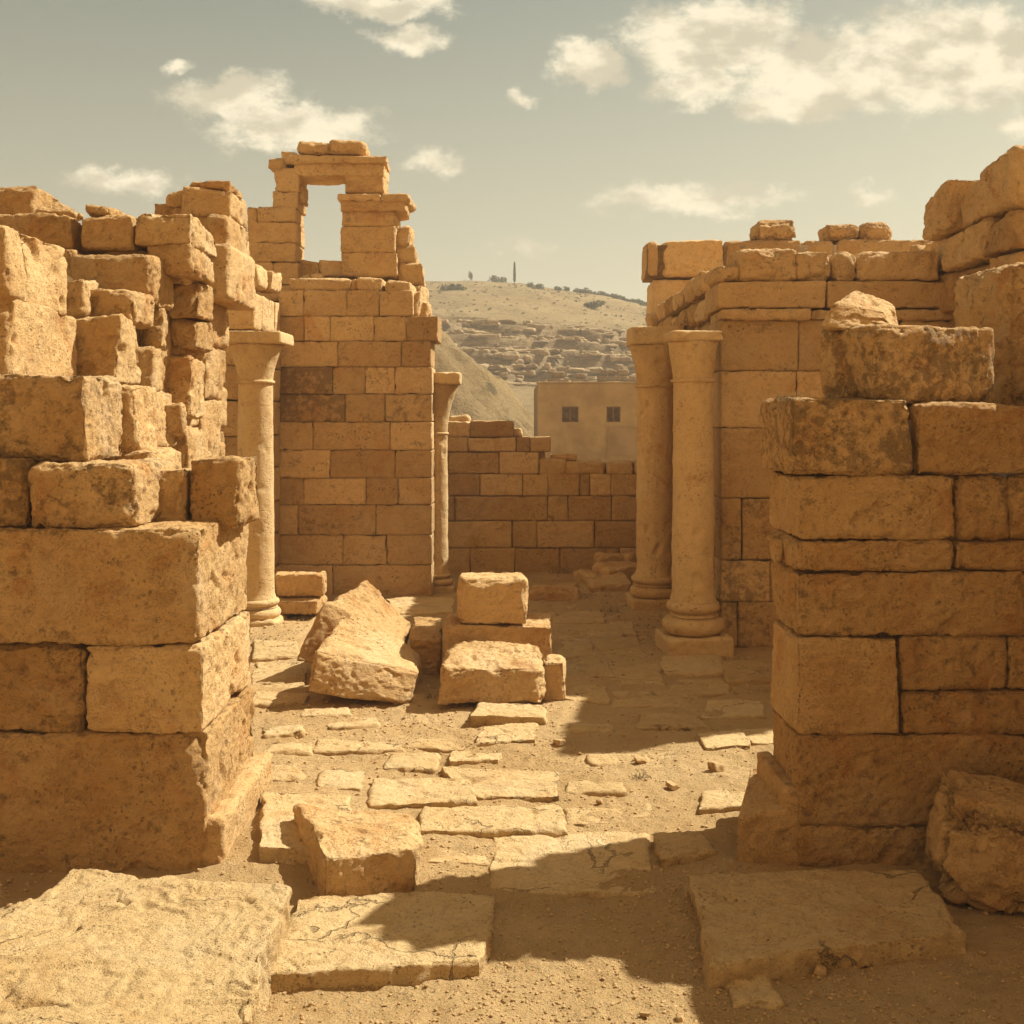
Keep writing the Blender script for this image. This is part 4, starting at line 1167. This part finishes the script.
V, F = block((x1 - x0 + .06, .4, .07), cell=.08, r=.02, rough=.02, cuts=0, jit=.01); Mesh().add(V + np.array([(x0 + x1) / 2, YH + .18, zt + .002], np.float32), F).build('parapet_rim', M_PLASTER, T)
V, F = box((xat(607, YH), YH - .03, zat(456, YH)), (xat(650, YH), YH - .004, zat(427, YH))); Mesh().add(V, F).build('wall_patch', M_PATCH, T, smooth=False)
for (a, b, c, d) in wins:
    mb = Mesh()
    for lo, hi in (((a, YH + .08, c), (a + .045, YH + .16, d)), ((b - .045, YH + .08, c), (b, YH + .16, d)), ((a + .045, YH + .08, c), (b - .045, YH + .16, c + .045)), ((a + .045, YH + .08, d - .045), (b - .045, YH + .16, d))):
        V, F = box(lo, hi); mb.add(V, F)
    fr = mb.build('window', M_WOOD, T, smooth=False)
    mb = Mesh()
    n_ = 1
    for k in range(n_):
        xx = a + .045 + (b - a - .09) * (k + 1) / (n_ + 1)
        V, F = box((xx - .018, YH + .09, c + .046), (xx + .018, YH + .125, d - .046)); mb.add(V, F)
    V, F = box((a + .046, YH + .128, (c + d) / 2 - .018), (b - .046, YH + .15, (c + d) / 2 + .018)); mb.add(V, F)
    mb.build('window_bars', M_WOOD, fr, smooth=False)
    V, F = box((a, YH + .2, c), (b, YH + .23, d)); Mesh().add(V, F).build('shutter', M_WOOD, fr, smooth=False)
for i, (a, b, c, d, lb) in enumerate(((546, 572, 371, 385, 'tumbled pile of pale ashlar above the roof of the plastered house, left one'), (570, 592, 373, 384, 'short ruined wall stub above the middle of the house roof'), (596, 640, 369, 383, 'long ruined terrace wall above the right part of the house roof'))):
    y = 62 + i * 3
    T = thing('terrace_wall', lb, 'wall', (xat((a + b) / 2, y), y, 0), 'ruined terraces on the hillside')
    mb = Mesh(); L = (b - a) * y / FPX
    zb = zat(d + 4, y); ht = (zat(c, y) - zb) / 3
    masonry(mb, (xat(a, y), y), (xat(b, y), y), .8, [(zb - 1.5, zb, 0, L, None), (zb, zb + ht, 0, L, None), (zb + ht, zb + 2 * ht, .1, L - .15, None), (zb + 2 * ht, zb + 3 * ht, .3, L * .75, None)], cell=.1, minlen=.4, maxlen=.9, r=.05, rough=.06, cuts=2, gap=.05)
    mb.build('masonry', [M_HILLROCK, M_HILLROCK], T)

# ------------------------------------------------------------------ ruined terraces on the cliff band (uncountable tumble of masonry)
mb = Mesh()
for _ in range(750):
    y = RNG.uniform(80, 103); px = RNG.uniform(425, 655)
    x = xat(px, y)
    z = float(hill_height(np.array([x], np.float32), np.array([y], np.float32))[0])
    V, F = block((RNG.uniform(.3, 1.3) * RNG.uniform(.6, 2.2), RNG.uniform(.4, .9), RNG.uniform(.15, .5)), cell=.2, r=.10, rough=.14, cuts=4, cutlo=.7, jit=.14)
    mb.add(rotz(V, RNG.normal(0, .25)) + np.array([x, y, z - .2], np.float32), F, tr() * .5, .6)
o = mb.build('hillside_rubble', [M_HILLROCK, M_CORE], origin=(0, 92, 6))
tag(o, 'tumbled masonry and rock ledges along the middle of the hillside', 'rubble', kind='stuff')

# ================================================================== TREES AND SHRUBS ON THE HILL
def leaf_cloud(n, fn, size, seed):
    rg = np.random.default_rng(seed)
    V, F = [], []
    for i in range(n):
        c = np.array(fn(rg))
        a = rg.normal(size=3); a /= np.linalg.norm(a)
        b = np.cross(a, rg.normal(size=3)); b /= np.linalg.norm(b)
        sz = size * rg.uniform(.6, 1.4)
        V += [c - a * sz, c - b * sz * .5, c + a * sz, c + b * sz * .5]
        F.append([4 * i, 4 * i + 1, 4 * i + 2, 4 * i + 3])
    return np.array(V, np.float32), np.array(F)

def hz_at(x, y): return float(hill_height(np.array([x], np.float32), np.array([y], np.float32))[0])

y = 149.0; x = xat(514.5, y); z = hz_at(x, y)
T = thing('cypress_tree', 'lone slender dark cypress standing on the crest of the hill', 'tree', (x, y, z))
def cyp(rg):
    t = rg.random(); r = .24 * (1 - t) ** .6 * (t + .12) ** .25 * rg.random() ** .4 + .02; a = rg.uniform(0, 6.28)
    return (x + r * math.cos(a), y + r * math.sin(a), z + .3 + 2.7 * t)
V, F = leaf_cloud(1400, cyp, .07, 1); Mesh().add(V, F).build('crown', M_LEAF, T, smooth=False)
V, F = lathe([(.06, 0), (.05, .8), (.015, 2.6)], 8, .002, 3); Mesh().add(V + np.array([x, y, z - .1], np.float32), F).build('trunk', M_TRUNK, T)

def shrub_mesh(seed, w, hh, n=420):
    rg0 = np.random.default_rng(seed + 50)
    lobes = [(rg0.uniform(-.6, .6) * w, rg0.uniform(-.5, .5) * w, hh * rg0.uniform(.3, .62), rg0.uniform(.3, .5)) for _ in range(6)]
    def f(rg):
        l = lobes[rg.integers(6)]
        d = rg.normal(size=3); d /= np.linalg.norm(d)
        r = l[3] * rg.random() ** .35
        return (l[0] + d[0] * r * w, l[1] + d[1] * r * w, max(.02, l[2] + d[2] * r * hh))
    return leaf_cloud(n, f, .075 * (w + .4), seed)
PROTO = []
def add_shrub(px, y, w, hh, label, group, seed):
    x = xat(px, y); z = hz_at(x, y) - .05
    T = thing('shrub', label, 'shrub', (x, y, z), group)
    V, F = shrub_mesh(seed, w, hh); Mesh().add(V + np.array([x, y, z], np.float32), F).build('foliage', M_LEAF, T, smooth=False)
    V, F = lathe([(.05, 0), (.03, hh * .5)], 6, .002, 3); Mesh().add(V + np.array([x, y, z - .05], np.float32), F).build('stem', M_TRUNK, T)
    return T
add_shrub(471, 149, .55, 1.5, 'small spiky bush on the crest left of the cypress', 'shrubs on the hill', 2)
add_shrub(498, 149, 1.3, 1.0, 'wide low bush on the crest next to the cypress', 'shrubs on the hill', 3)
add_shrub(535, 144, 1.4, .9, 'pale low bush just below the crest right of the cypress', 'shrubs on the hill', 4)
add_shrub(455, 128, 1.9, .8, 'dark sprawling bush on the grassy slope at left', 'shrubs on the hill', 5)
add_shrub(592, 122, 1.6, .7, 'dark low bush on the slope toward the right columns', 'shrubs on the hill', 6)
first = None
ridge = [558, 566, 576, 584, 590, 596, 601, 606, 611, 616, 621, 626, 631, 635, 639, 643, 648]
for i, px in enumerate(ridge):
    y = 148.5 + (i % 3) * .8; x = xat(px, y); z = hz_at(x, y) - .1
    if first is None:
        first = add_shrub(px, y, .75, .75, 'small round shrub in the dark row along the falling ridge', 'shrubs along the ridge', 20)
        kids = list(first.children)
    else:
        c = first.copy(); COL.objects.link(c); c.location = (x, y, z); c.rotation_euler = (0, 0, i * 1.3)
        sc = .7 + .7 * random.random(); c.scale = (sc, sc, sc)
        for kd in kids:
            q = kd.copy(); COL.objects.link(q); q.parent = c
# scrub that reads as a texture of tufts
V0, F0 = shrub_mesh(40, .4, .3, 60)
mb = Mesh()
for _ in range(330):
    y = RNG.uniform(106, 149); px = RNG.uniform(415, 660); x = xat(px, y); z = hz_at(x, y)
    mb.add(rotz(V0, RNG.uniform(0, 6)) * RNG.uniform(.2, .8) + np.array([x, y, z], np.float32), F0)
o = mb.build('hillside_scrub', M_SCRUB, origin=(0, 120, 10), smooth=False)
tag(o, 'sparse dry scrub dotted over the grassy hillside', 'scrub', kind='stuff')

# ================================================================== HAZE
V, F = box((-290, -20, -14), (290, 345, 34))
mb = Mesh().add(V, F)
hm = bpy.data.materials.new('warm_haze'); hm.use_nodes = True
H = NT(hm.node_tree)
pv = H.n('ShaderNodeVolumePrincipled')
pv.inputs['Color'].default_value = (1.0, .92, .74, 1)
pv.inputs['Density'].default_value = 0.0019
pv.inputs['Anisotropy'].default_value = 0.0
ho = H.n('ShaderNodeOutputMaterial')
H.t.links.new(pv.outputs[0], ho.inputs['Volume'])
o = mb.build('haze', hm, smooth=False)
tag(o, 'thin warm dusty haze over the site and hillside', 'haze', kind='stuff')
